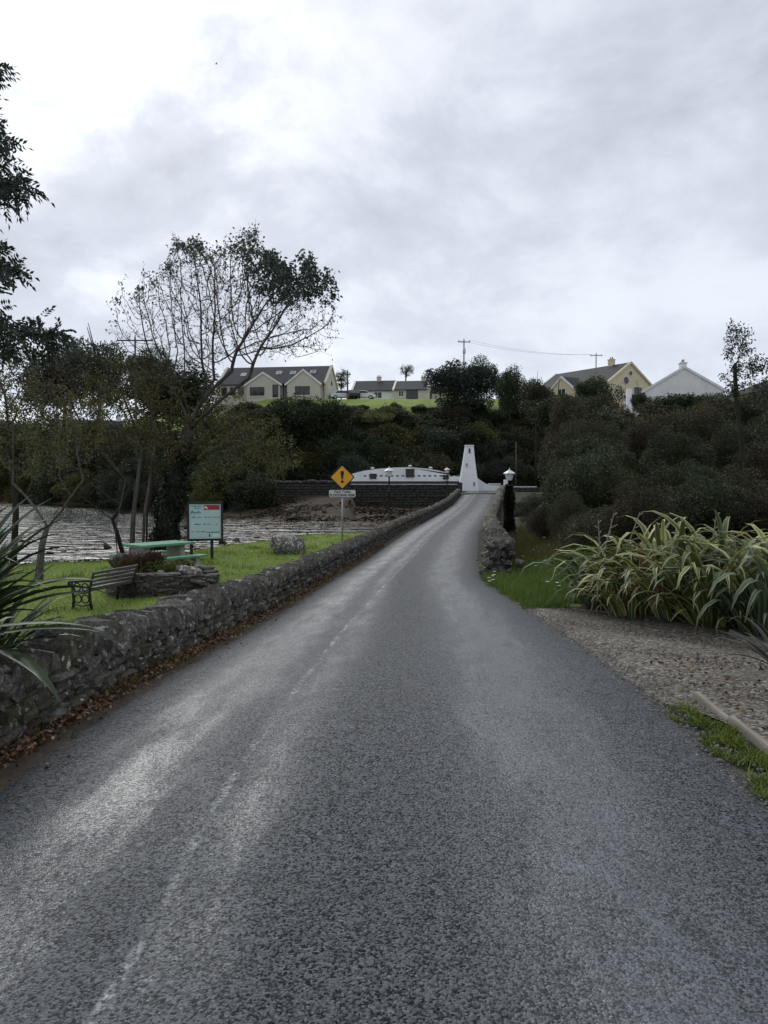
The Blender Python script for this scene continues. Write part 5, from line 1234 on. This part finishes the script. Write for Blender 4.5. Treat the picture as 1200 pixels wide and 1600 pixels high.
def stem_mesh(name, seed, mat):
    g = random.Random(seed); mb = MB(); mb.tube([(0, 0, -1.5), (.03, .02, -.8), (-.02, .03, -.3)], [.07, .055, .045], 7)
    for k in range(7):
        a = k*.9+g.random(); rr_ = g.uniform(.3, .62); z1 = g.uniform(-.2, .55)
        mb.tube([(-.02, .03, -.35+.04*k), (rr_*.4*math.cos(a), rr_*.4*math.sin(a), z1*.5-.05), (rr_*math.cos(a), rr_*math.sin(a), z1)], [.034, .022, .008], 5)
    return mb.mesh(name, mat, True)
CR = {}
for key, mat, nl, lf, rg in (('evergreen', 'leaf_evergreen', 13000, .075, 1.15), ('bluegreen', 'leaf_bluegreen', 11000, .07, 1.1), ('bramble', 'leaf_bramble', 13000, .068, 1.2), ('olive', 'leaf_olive', 10000, .07, 1.1), ('tree', 'leaf_tree', 10000, .068, 1.05), ('gold', 'leaf_gold', 4000, .06, 1.0)):
    CR[key] = [crown_mesh('crown', hash_, M[mat], 40+8*i, nl, lf, rg) for i, hash_ in enumerate((201+len(key), 302+len(key)*3, 403+len(key)*7))]
CR['near_evergreen'] = [crown_mesh('crown', 71+i, M['leaf_evergreen'], 80, 34000, .042, 1.1) for i in range(2)]
CR['near_bramble'] = [crown_mesh('crown', 81+i, M['leaf_bramble'], 90, 32000, .040, 1.15) for i in range(3)]
CR['near_olive'] = [crown_mesh('crown', 91+i, M['leaf_duskolive'], 90, 30000, .040, 1.15) for i in range(2)]
STEM = [stem_mesh('stem', 60+i, M['bark_dark']) for i in range(3)]
BG = random.Random(77); nb_ = [0]
def bush(px, py, d, rx, ry, key, label, group, cat='shrub', name='shrub', rdep=None):
    """crown centred on photo pixel (px, py) at depth d, half-sizes in pixels"""
    c = P(px, py, d); k = d/F; root = empty(name, (c.x, d, c.z-ry*k), BG.uniform(0, 6.28), label, cat, group)
    i = nb_[0]; nb_[0] += 1; sx, sz = rx*k*1.25, ry*k*1.25
    link('crown', CR[key][i % len(CR[key])], root, (0, 0, ry*k), (0, 0, 0), (sx, (rdep or sx), sz))
    zg = hz_at(c.x, d); need = max((c.z - zg)/1.45, sz*.6)
    link('trunk', STEM[i % 3], root, (0, 0, ry*k), None, (sx*.8, sx*.8, need)); return root
def fd(px):
    a = (px-CX)/F; d_ = 58.0
    while d_ < 200 and np.interp(a*d_, FAR[:, 0], FAR[:, 1]) > d_: d_ += .5
    return d_
def bush_g(px, d, rx, ry, key, label, group, cat='shrub', name='shrub', lift=.75):
    z = hz_at((px-CX)/F*d, d) + ry*lift*d/F; return bush(px, HOR-(z-CAM_Z)/d*F, d, rx, ry, key, label, group, cat, name)
# skyline shrubs and trees
bush(715, 605, 108, 48, 36, 'bluegreen', 'rounded windswept grey green tree below the power pole', None, 'tree', 'round_tree')
bush(748, 590, 110, 30, 26, 'bluegreen', 'smaller grey green tree right of the round windswept tree', None, 'tree', 'round_tree')
bush(795, 612, 104, 22, 34, 'evergreen', 'dark upright conifer like shrub on the skyline before cream house', None, 'tree', 'round_tree')
bush(932, 622, 70, 30, 30, 'evergreen', 'dense dark tree in front of the cream house gable', None, 'tree', 'round_tree')
bush(838, 618, 90, 24, 22, 'bramble', 'brownish shrub left of the cream house', None)
bush(155, 575, fd(155)+18, 46, 46, 'tree', 'rounded grey brown tree behind the fan shaped tree', None, 'tree', 'round_tree')
bush(100, 590, fd(100)+18, 60, 45, 'bramble', 'brown tree mass left of the wide crossarm pole', None, 'tree', 'round_tree')
bush(235, 580, fd(235)+20, 30, 30, 'evergreen', 'dark pointed tree behind the fan tree stem', None, 'tree', 'round_tree')
bush(265, 615, fd(265)+18, 60, 40, 'evergreen', 'dark evergreen left of the long house', None, 'tree', 'round_tree')
bush(588, 652, 97, 26, 8, 'gold', 'pale yellow flowering hedge below the bungalow field', None, 'hedge', 'hedge')
bush(606, 641, 102, 14, 6, 'gold', 'small tuft of pale yellow flowers above the pale hedge', None, 'hedge', 'hedge')
lab_h = 'dark evergreen shrub in the thicket on the hillside across the water'; grp_h = 'hillside thicket shrubs'
lab_b = 'brown bramble shrub in the thicket on the hillside across the water'; grp_b = 'hillside bramble shrubs'
# hillside rows: (pixel y, depth)
ROWS = {745: 'just behind the white arched wall', 720: 'low on the hillside above the white arched wall', 697: 'halfway up the hillside above the white wall', 678: 'below the small green patch of field', 660: 'level with the small green patch of field', 645: 'along the lower edge of the bungalow field'}
for py, dd, rx, ry, x0, x1, st_ in ((745, 92.5, 26, 22, 400, 850, 28), (720, 96, 30, 24, 400, 870, 31), (697, 99.5, 32, 24, 395, 860, 33), (678, 102.5, 32, 19, 390, 860, 33), (660, 105.5, 30, 16, 385, 860, 33), (645, 108.5, 26, 11, 380, 850, 33)):
    x = x0
    while x < x1:
        px, pyy = x+BG.uniform(-8, 8), py+BG.uniform(-6, 6)
        skip = (634 < px < 704 and 650 < pyy < 674) or (535 < px < 700 and pyy < 652 and px > 560)
        if not skip:
            ky = BG.choice(['evergreen', 'evergreen', 'olive', 'bramble', 'tree'] if x < 820 else ['evergreen', 'bramble', 'bramble'])
            bush(px, pyy, dd+BG.uniform(-1.5, 1.5), rx*BG.uniform(.85, 1.25), ry*BG.uniform(.85, 1.2), ky, {'bramble': 'brown bramble', 'evergreen': 'dark evergreen', 'tree': 'grey green leafy', 'olive': 'olive leaved'}[ky]+' shrub '+ROWS[py], 'hillside thicket shrubs')
        x += st_
for px, py, rx, ry in ((470, 655, 40, 34), (515, 660, 34, 32), (440, 665, 30, 30)): bush(px, py, 98, rx, ry, 'evergreen', 'big dark evergreen shrub below the long house right gable', 'big shrubs below the long house')
for px, py in ((600, 643), (565, 640), (617, 638), (560, 655), (680, 643), (655, 640), (700, 648)):
    bush(px, py, 111, BG.uniform(8, 16), BG.uniform(5, 9), 'evergreen', 'small dark hedge shrub along the bungalow field', 'field edge shrubs')
# left, across the water
for off, rx, ry, row in ((2.5, 30, 22, 'at the far water edge of the inlet'), (7, 36, 30, 'just behind the far water edge'), (13, 40, 34, 'low in the wood behind the inlet'), (19, 42, 36, 'in the middle of the wood behind the inlet'), (26, 44, 36, 'high in the wood behind the inlet')):
    x = -50
    while x < (330 if off < 5 else 400):
        px = x+BG.uniform(-9, 9)
        if not (95 < px < 195 and off > 5 and off < 22):
            ky = BG.choice(['bramble', 'evergreen', 'olive', 'tree', 'bramble'])
            bush_g(px, min(fd(px)+off+BG.uniform(-1, 1), 150), rx*BG.uniform(.85, 1.25), ry*BG.uniform(.85, 1.25), ky, {'bramble': 'brown leafy', 'evergreen': 'dark evergreen', 'olive': 'olive leaved', 'tree': 'grey green leaved'}[ky]+' shrub '+row, 'wood behind the inlet')
        x += 34
# right-hand thicket, from far to near
RR_ = {62: 'below the white gabled house', 48: 'high on the bank above the flax', 36: 'in the upper thicket above the flax', 28: 'in the middle of the thicket above the flax', 21: 'low in the thicket above the flax', 16.5: 'directly behind the flax clumps'}
for py, dd, rx, ry, x0, x1, st_ in ((648, 62, 34, 24, 860, 1240, 38), (668, 48, 42, 38, 880, 1250, 40), (702, 36, 44, 42, 890, 1260, 44), (740, 28, 48, 48, 915, 1270, 50), (780, 21, 52, 50, 930, 1280, 54), (822, 16.5, 54, 46, 950, 1300, 58)):
    x = x0
    while x < x1:
        px, pyy = x+BG.uniform(-14, 14), py+BG.uniform(-14, 14); ry_ = ry*BG.uniform(.75, 1.25)
        if dd == 62 and 990 < px < 1120: pyy += 16
        near = dd < 40; ky = BG.choice(['evergreen', 'bramble', 'bramble', 'olive', 'evergreen'])
        bush(px, pyy, dd*BG.uniform(.95, 1.05), rx*BG.uniform(.75, 1.2), ry_, ('near_' if near else '')+ky, {'bramble': 'brown leafy', 'evergreen': 'dark evergreen', 'olive': 'olive brown'}[ky]+' shrub '+RR_[dd], 'thicket above the flax')
        x += st_
bush(898, 768, 26, 42, 48, 'near_bramble', 'brown twiggy bramble mound beside the ivy lamp', None, 'shrub', 'bramble_mound')
bush(850, 815, 24, 26, 22, 'near_bramble', 'low dark bramble between the ivy lamp and the grass bank', None, 'shrub', 'bramble_mound')
bush(893, 812, 17.5, 28, 34, 'near_bramble', 'low bramble above the flowery grass bank', None, 'shrub', 'bramble_mound')
bush(1060, 640, 55, 48, 22, 'evergreen', 'dark shrub covering the foot of the white gabled house', None)
bush(845, 800, 40, 30, 20, 'near_evergreen', 'dark shrub in the hollow below the straight white wall', None)
bush(826, 797, 56, 22, 13, 'evergreen', 'low dark shrub under the stone wall by the ivy lamp', None)
bush(845, 790, 60, 26, 16, 'bramble', 'low brown shrub under the stone wall by the ivy lamp', None)
bush(816, 806, 48, 16, 12, 'bramble', 'small brown shrub just behind the bridge wall lamp', None)
bush(1000, 628, 66, 14, 12, 'evergreen', 'small shrub before the porch of the white gabled house', None)

# ------------------------------------------------------------------ strap-leaved plants: every leaf a part
def strap_mesh(name, length, width, lift, bend, mat, seed, fold=0.25, seg=9):
    """a leaf that leaves the origin along +x, rising then arching over"""
    g = random.Random(seed); V = []; F_ = []; UV = []
    x = z = 0.0; a = lift; ds = length/seg; tw = g.uniform(-.5, .5)
    for i in range(seg+1):
        u = i/seg; wd = width*(min(1, .45+u*2.2) if u < .3 else 1)*(1-max(0, (u-.45)/.55)**1.8)+.002
        c_, s_ = math.cos(tw*u), math.sin(tw*u)
        nxv, nzv = -math.sin(a), math.cos(a)
        for k, (off, up) in enumerate(((-.5, fold), (0, 0), (.5, fold))):
            oy, on = wd*off*c_-wd*up*s_*abs(off)*2, wd*off*s_+wd*up*abs(off)*2*c_
            V.append((x+nxv*on, oy, z+nzv*on)); UV.append((k/2, u))
        x += math.cos(a)*ds; z += math.sin(a)*ds; a -= bend*(u**1.3)*2.3/seg
    for i in range(seg):
        for k in range(2): q = i*3+k; F_.append((q, q+1, q+4, q+3))
    me = bpy.data.meshes.new(name); me.from_pydata(V, [], F_); me.materials.append(mat); me.polygons.foreach_set('use_smooth', [True]*len(F_))
    ul = me.uv_layers.new(name='UVMap')
    for p in me.polygons:
        for li, vi in zip(p.loop_indices, p.vertices): ul.data[li].uv = UV[vi]
    return me
LEAF = {}
for mk in ('flax_leaf', 'flax_leaf_green', 'flax_leaf_red'):
    LEAF[mk] = [strap_mesh('leaf', 1.0,   .040*(.8+.06*i), R((52, 62, 69, 76, 81, 86)[i % 6]), 1.9+.34*((i*5) % 6), M[mk], 500+i) for i in range(10)]
def flax(x, y, h, n, label, seed, red=0.0, green=.35, spread=.34, group=None):
    zg = hz_at(x, y); root = empty('flax_plant', (x, y, zg), 0, label, 'flax', group); g = random.Random(seed)
    for i in range(n):
        a = g.uniform(0, 6.28); rr_ = spread*math.sqrt(g.random()); mk = 'flax_leaf_red' if g.random() < red else ('flax_leaf_green' if g.random() < green else 'flax_leaf')
        s = h*g.uniform(.55, 1.3)*1.45
        tilt = g.uniform(-.26, .16) + rr_*.40
        o = link('leaf', LEAF[mk][g.randrange(10)], root, (rr_*math.cos(a), rr_*math.sin(a), -.03), None, (s, s*g.uniform(.8, 1.25)*1.15, s))
        o.rotation_euler = (g.uniform(-.25, .25), tilt, a+g.uniform(-.5, .5))
    mb = MB(); mb.lathe([(spread*1.25, -.06), (spread*1.0, .05), (spread*.5, .12), (.03, .14)], 12); mb.build('crown_base', M['mortar'], root, True)
    return root
fl = [(3.62, 12.6, .85, 84, 'green flax clump beside the flowery grass bank', 0, .7), (4.0, 12.1, 1.05, 90, 'yellow variegated flax clump before the bramble thicket', 0, .25), (3.72, 11.35, .66, 64, 'low yellow edged flax clump hanging over the gravel edge', 0, .2),
      (4.1, 11.0, .95, 80, 'flax clump with a few rusty red leaves at its base', .22, .25), (4.5, 12.0, 1.25, 80, 'tall pale flax clump standing at the back of the row', 0, .1), (4.5, 10.4, 1.0, 95, 'bright yellow striped flax clump arching over the gravel', 0, .15),
      (5.05, 11.4, 1.2, 80, 'dense striped flax clump behind the arching flax', 0, .2), (4.85, 9.7, 1.0, 90, 'broad dark green flax clump beside the pale timber edging', 0, .85), (5.5, 10.3, 1.15, 80, 'green and yellow flax clump against the thicket shrubs', 0, .5)]
for i, (x, y, h, n, lb, rd, gn) in enumerate(fl): flax(x, y, h, int(n*1.5), lb, 40+i, rd, gn)
# old flower stalks above the flax
for i, (px, py, d, lean) in enumerate(((960, 800, 12, .5), (1000, 800, 12, .7), (935, 812, 12.2, -.1), (1120, 800, 11.6, .25))):
    c = P(px, py, d); zg = hz_at(c.x, d); h = c.z-zg; mb = MB(); mb.tube([(-lean*h*.45, 0, -.05), (-lean*h*.2, 0, h*.6), (0, 0, h)], [.014, .011, .006], 6)
    for k in range(5): zz = h*(.72+.06*k); mb.tube([(-lean*h*.12*(1-k/5), 0, zz), (.05*(-1)**k, .02, zz+.05)], [.007, .01], 5)
    tag(mb.build('flower_stalk', M['kerb_timber'], None, loc=(c.x, d, zg)), 'dry pale flower stalk sticking up out of the flax', 'stalk', 'dry flax stalks')
# cordyline at the left edge
CL = [strap_mesh('leaf', 1.0, .066*(.85+.06*i), R(32+8*(i % 7)), .7+.2*(i % 5), M['cordyline_leaf'], 600+i, .2) for i in range(8)]
CD = [strap_mesh('leaf', .8, .05, R(-35+6*i), .6, M['cordyline_dead'], 650+i, .3) for i in range(4)]
def cordyline(x, y, zhead, n, s, label, seed, lo=-.5, hi=.9, name='cordyline', dead=14, leaves=None, arange=(0, 6.28)):
    zg = hz_at(x, y); root = empty(name, (x, y, zg), 0, label, 'cordyline'); g = random.Random(seed); hh = zhead-zg
    mb = MB(); mb.tube([(0, 0, -.15), (.02, 0, hh*.5), (0, .02, hh)], [.085, .07, .06], 9); mb.build('trunk', M['bark_grey'], root, True)
    LV = leaves or CL
    for i in range(n):
        o = link('leaf', LV[g.randrange(len(LV))], root, (0, 0, hh+g.uniform(-.06, .05)), None, (s*g.uniform(.75, 1.15),)*3); o.rotation_euler = (g.uniform(-.2, .2), g.uniform(lo, hi), g.uniform(*arange))
    for i in range(dead):
        o = link('dead_leaf', CD[g.randrange(4)], root, (0, 0, hh-g.uniform(.05, .25)), None, (s*.8,)*3); o.rotation_euler = (0, g.uniform(.2, .8), g.uniform(0, 6.28))
    return root
cordyline(-2.86, 5.0, .62, 130, 1.05, 'dark green spiky cordyline hanging over the stone wall', 5, -.6, .6)
cordyline(-3.0, 5.75, .18, 90, .85, 'shorter dark spiky cordyline tucked behind the wall top', 6, -.5, .5)
cordyline(-2.78, 4.55, .34, 80, .8, 'low dark spiky cordyline at the near end of the wall', 7, -.4, .55)
FS = [strap_mesh('leaf', 1.0, .06, R(35+8*i), .5+.12*i, M['far_spike_leaf'], 620+i, .25) for i in range(6)]
cordyline(-6.3, 12.2, -.05, 56, .85, 'grey green spiky clump on the lawn behind the wall cordyline', 8, -.2, .7, 'spiky_clump', 14, FS)
cordyline(-5.9, 11.2, -.35, 40, .7, 'low straggling spiky clump with dead leaves on the lawn', 9, -.1, .9, 'spiky_clump', 20, FS)
cordyline(3.18, 6.05, .12, 22, .55, 'small cut back palm with stubby trunk beside the timber edging', 15, -.1, .9, 'stub_palm', 12, FS)
# ------------------------------------------------------------------ edging, verges, grass
def edging(pts, h, wd, mat, label, name='edging_board'):
    root = empty(name, (pts[0][0], pts[0][1], hz_at(*pts[0])), 0, label, 'edging'); g = random.Random(2)
    for (x0, y0), (x1, y1) in zip(pts, pts[1:]):
        a = math.atan2(y1-y0, x1-x0); ln = math.dist((x0, y0), (x1, y1)); z = hz_at((x0+x1)/2, (y0+y1)/2)
        mb = MB(); mb.box(-ln/2+.004, ln/2-.004, -wd/2, wd/2, -.08, h); o = bevel(mb.build('board', M[mat], root), .008); o.location = ((x0+x1)/2-root.location.x, (y0+y1)/2-root.location.y, z-root.location.z); o.rotation_euler = (0, g.uniform(-.015, .015), a)
edging([(2.44, 5.95), (2.40, 5.25), (2.37, 4.5), (2.36, 3.6), (2.36, 2.6)], .05, .055, 'kerb_timber', 'weathered pale kerb edging between moss verge and gravel')
edging([(4.42, 9.72), (4.42, 9.2), (4.40, 8.7), (4.4, 8.0)], .06, .05, 'kerb_timber', 'thin pale timber edging at the foot of the flax')
def blades(name, pts, h, wd, mat, seed, lean=.5):
    g = np.random.default_rng(seed); n = len(pts); a = g.random(n)*6.28; hh = h*g.uniform(.5, 1.4, n); dx, dy = np.cos(a)*wd, np.sin(a)*wd
    V = np.empty((n, 3, 3)); V[:, 0] = pts; V[:, 0, 0] -= dx; V[:, 0, 1] -= dy; V[:, 1] = pts; V[:, 1, 0] += dx; V[:, 1, 1] += dy
    V[:, 2] = pts; V[:, 2, 2] += hh; V[:, 2, 0] += g.normal(0, lean, n)*hh; V[:, 2, 1] += g.normal(0, lean, n)*hh
    return np_mesh(name, V.reshape(-1, 3), 3, np.arange(n*3), M[mat], g.random(n))
g = np.random.default_rng(50)
n = 190000; y = 9+26*g.random(n)**1.15; x = -13+14.5*g.random(n)
ey = np.interp(x, EDGE[:, 0], EDGE[:, 1]); k = (x < xl(y)-.75) & (y < ey+.6+.5*np.sin(x*3)) & (x > -(y*.55+1.2))
x, y = x[k], y[k]; z = land(x, y)[0]
tag(link('lawn_grass', blades('lawn_grass', np.stack([x, y, z-.005], 1), .06, .006, 'grass_blade', 1, .6)), 'short green lawn grass between wall and shore', 'grass', kind='stuff')
n = 4200; y = 4+9*g.random(n); x = xl(y)-.78-.5*g.random(n)**1.5; z = land(x, y)[0]
tag(link('wall_grass', blades('wall_grass', np.stack([x, y, z], 1), .3, .006, 'grass_blade', 2, .35)), 'longer grass growing behind the stone wall', 'grass', kind='stuff')
# grass bank on the right
n = 34000; y = 12.3+7.5*g.random(n); x = xr(y)-.04+.06*np.sin(y*6)+3.5*g.random(n)**1.1; z = land(x, y)[0]
k = ~((y < 12.9) & (x > 3.0)) & ~((y > 17.4) & (x < xr(y)+.75))
tag(link('bank_grass', blades('bank_grass', np.stack([x, y, z-.01], 1)[k], .15, .008, 'grass_dark', 3, .55)), 'lush green grass bank beside the road before the bridge wall', 'grass', kind='stuff')
n = 9000; y = 19+14*g.random(n); x = xr(y)+.8+2.2*g.random(n); z = land(x, y)[0]
tag(link('rough_grass', blades('rough_grass', np.stack([x, y, z-.01], 1), .28, .010, 'leaf_olive', 4, .5)), 'rough brownish grass behind the bridge wall', 'grass', kind='stuff')
# mossy verge by the kerb
n = 9000; y = 2.2+3.6*g.random(n); x = xr(y)-.05+.05*np.sin(y*9)+(2.36-xr(y))*g.random(n)**.8; z = np.maximum(land(x, y)[0], zr(y)-.012); k = (g.random(n) < sst(5.9, 4.9, y)*.8+.12) & (np.sin(x*23)+np.sin(y*17+x*9)+g.normal(0, .5, n) > -.5)
tag(link('moss_verge', blades('moss_verge', np.stack([x, y, z-.003], 1)[k], .035, .006, 'moss', 5, .9)), 'bright green moss and grass verge beside the timber kerb', 'moss', kind='stuff')
# verge soil, litter and tufts at the foot of the wall
ys = np.arange(1.5, 40, .3); V = []
for yv in ys:
    a = float(xl(yv)); zz = float(zr(yv)); j = .06*math.sin(yv*3.3)+.04*math.sin(yv*8.1)
    V += [(a-.30, yv, zz+.05), (a-.06, yv, zz+.022), (a+.12+j, yv, zz-.035)]
ii, jj = np.meshgrid(np.arange(2), np.arange(len(ys)-1)); a0 = (jj*3+ii).ravel()
tag(link('wall_verge', np_mesh('wall_verge', np.array(V), 4, np.stack([a0, a0+1, a0+4, a0+3], 1).ravel(), M['verge_soil'], smooth=True)), kind='structure')
n = 7500; y = 2.5+24*g.random(n)**1.4; u = g.normal(0, .5, n); x = xl(y)-.06+.13*u; k = (x > xl(y)-.3) & (x < xl(y)+.45); x, y = x[k], y[k]
z = zr(y)+.03+.03*g.random(len(x))*(x < xl(y)+.1)+.005
D = g.normal(0, 1, (len(x), 3))*np.array([1, 1, .35])
tag(link('leaf_litter', leaf_mesh('leaf_litter', np.stack([x, y, z], 1), D, .042*g.uniform(.5, 1.4, len(x)), .026, M['litter_leaf'], 9)), 'brown fallen leaves lying along the foot of the stone wall', 'leaves', kind='stuff')
n = 5200; y = 2.5+18*g.random(n)**1.2; k = np.sin(y*2.1)+np.sin(y*5.3+1) > .3; y = y[k]; x = xl(y)-.10+.11*g.normal(size=len(y)); z = zr(y)+.03
tag(link('verge_grass', blades('verge_grass', np.stack([x, y, z], 1), .07, .006, 'leaf_olive', 6, .6)), 'sparse grass tufts in the leaf litter under the stone wall', 'grass', kind='stuff')
# dead leaves and twigs on the dark gravel by the stub palm
n = 500; y = 3.5+4.5*g.random(n); x = 2.5+1.2*g.random(n); z = land(x, y)[0]+.04
tag(link('gravel_litter', leaf_mesh('gravel_litter', np.stack([x, y, z], 1), g.normal(0, 1, (n, 3))*np.array([1, 1, .3]), .045, .025, M['litter_leaf'], 10)), 'scattered dead leaves on the gravel beside the palm', 'leaves', kind='stuff')
# white flowers on the bank
for px, py, d in ((832, 858, 15.5), (839, 854, 15.6), (856, 851, 15.2), (768, 899, 14.1), (765, 902, 14.0), (772, 897, 14.2), (763, 907, 13.9), (769, 905, 13.9), (774, 892, 14.4), (811, 879, 14.6), (839, 883, 14.3), (856, 908, 13.2), (869, 909, 13.1), (815, 868, 15), (873, 914, 12.9), (850, 839, 16)):
    d = 12.0
    while d < 22 and P(px, py, d).z-hz_at(P(px, py, d).x, d) > .20: d += .1
    c = P(px, py, d); zg = hz_at(c.x, d); flower((c.x, d, zg-.02), max(c.z-zg, .12), M['petal_white'], 'white wild flower on the grass bank by the bridge wall', 'flower', 'white bank flowers', .032)
for i in range(16):
    px, py = random.uniform(500, 590), random.uniform(834, 852); d = 2.3*F/(py-HOR); c = P(px, py, d); flower((c.x, d, hz_at(c.x, d)), .09, M['petal_white'], 'tiny daisy in the lawn between the boulder and the sign', 'flower', 'lawn daisies', .025)
# rocks and weed along the shore
g2 = random.Random(6); RK = [rock_mesh('rock', 300+i, M['shore_rock'], 2, .6) for i in range(5)]
for (px, py, s) in ((170, 853, .5), (188, 846, .35), (150, 855, .4), (120, 858, .3), (98, 860, .35), (140, 862, .25), (285, 838, .7), (300, 842, .5), (270, 846, .6), (350, 846, .5), (368, 843, .4), (400, 838, .4), (215, 858, .4), (80, 862, .35)):
    z = WATER_Z+.1; d = (CAM_Z-z)*F/(py-HOR); c = P(px, py, d)
    zz = hz_at(c.x, d); o = link('shore_rock', RK[g2.randrange(5)], None, (c.x, d, max(zz, WATER_Z-.15)+s*.12), (g2.random(), g2.random(), g2.random()*6), (s*.9, s*.7, s*.4)); tag(o, 'dark wet rock at the near edge of the inlet', 'rock', 'shore rocks')
g = np.random.default_rng(61); n = 26000; x = -24+25*g.random(n); y = 18+22*g.random(n); ey = np.interp(x, EDGE[:, 0], EDGE[:, 1]); z = land(x, y)[0]; k = (y > ey+.3) & (z > WATER_Z-.06) & (x < xl(y)-.9); k &= (np.sin(x*1.3)+np.sin(y*1.1+x*.4)+g.normal(0, .6, n)) > -.3
tag(link('shore_weed', leaf_mesh('shore_weed', np.stack([x, y, z+.01], 1)[k], g.normal(0, 1, (n, 3))[k]*np.array([1, 1, .35]), .16, .05, M['seaweed'], 12)), 'brown seaweed and debris along the near shore', 'seaweed', kind='stuff')
n = 40000; x = -32+35*g.random(n); y = 60+40*g.random(n); fy = np.interp(x, FAR[:, 0], FAR[:, 1]); z = land(x, y)[0]; k = (y > fy-.5) & (z < -.35) & (x < xl(y)-.9) & ((np.sin(x*.7+y*.2)+np.sin(y*.9)+g.normal(0, .7, n)) > .1)
tag(link('far_weed', leaf_mesh('far_weed', np.stack([x, y, z+.02], 1)[k], g.normal(0, 1, (n, 3))[k]*np.array([1, 1, .3]), .35, .12, M['seaweed'], 13)), 'brown seaweed on the mud flat below the far wall', 'seaweed', kind='stuff')
for i in range(26):
    x = g2.uniform(-26, 0); fy = float(np.interp(x, FAR[:, 0], FAR[:, 1])); y = fy+g2.uniform(0, 9); s = g2.uniform(.15, .45)
    o = link('shore_rock', RK[g2.randrange(5)], None, (x, y, hz_at(x, y)+s*.1), (g2.random(), 0, g2.random()*6), (s*1.3, s, s*.5)); tag(o, 'small rock on the mud flat across the inlet', 'rock', 'mud flat rocks')

# grit washed along the right edge of the road
def fg(g):
    y = 3.0+10.5*g.random(); x = float(xr(y))-.22+.34*g.random(); return x, y, float(zr(y))-.012
o = scatter_chips(2600, fg, 0.010, M['gravel_chip'], 'road_grit', 'loose grit washed along the gravel edge of the road', 'grit')
# fallen leaves blown over the lawn and the road edge
g = np.random.default_rng(88); n = 900; y = 10+18*g.random(n); x = xl(y)-.8-6.5*g.random(n)**1.3; z = land(x, y)[0]+.04; ey = np.interp(x, EDGE[:, 0], EDGE[:, 1]); k = y < ey
tag(link('lawn_leaves', leaf_mesh('lawn_leaves', np.stack([x, y, z], 1)[k], (g.normal(0, 1, (n, 3))*np.array([1, 1, .3]))[k], .05, .032, M['litter_leaf'], 14)), 'fallen brown leaves scattered over the lawn', 'leaves', kind='stuff')
n = 110; y = 3+20*g.random(n)**1.3; x = xl(y)+.2+.4*g.random(n)**2; z = zr(y)+.008+.004
tag(link('road_leaves', leaf_mesh('road_leaves', np.stack([x, y, z], 1), g.normal(0, 1, (n, 3))*np.array([1, 1, .05]), .032, .02, M['litter_leaf'], 15)), 'few fallen leaves blown onto the road by the wall', 'leaves', kind='stuff')
n = 9000; c = g.random((260, 2))*np.array([12, 22])+np.array([-12.5, 9.5]); k = g.integers(0, 260, n); x = c[k, 0]+g.normal(0, .16, n); y = c[k, 1]+g.normal(0, .16, n); ey = np.interp(x, EDGE[:, 0], EDGE[:, 1]); m_ = (y < ey+.4) & (x < xl(y)-.8); z = land(x, y)[0]
tag(link('lawn_tufts', blades('lawn_tufts', np.stack([x, y, z-.005], 1)[m_], .12, .007, 'grass_dark', 8, .5)), 'darker taller grass tufts dotted through the lawn', 'grass', kind='stuff')
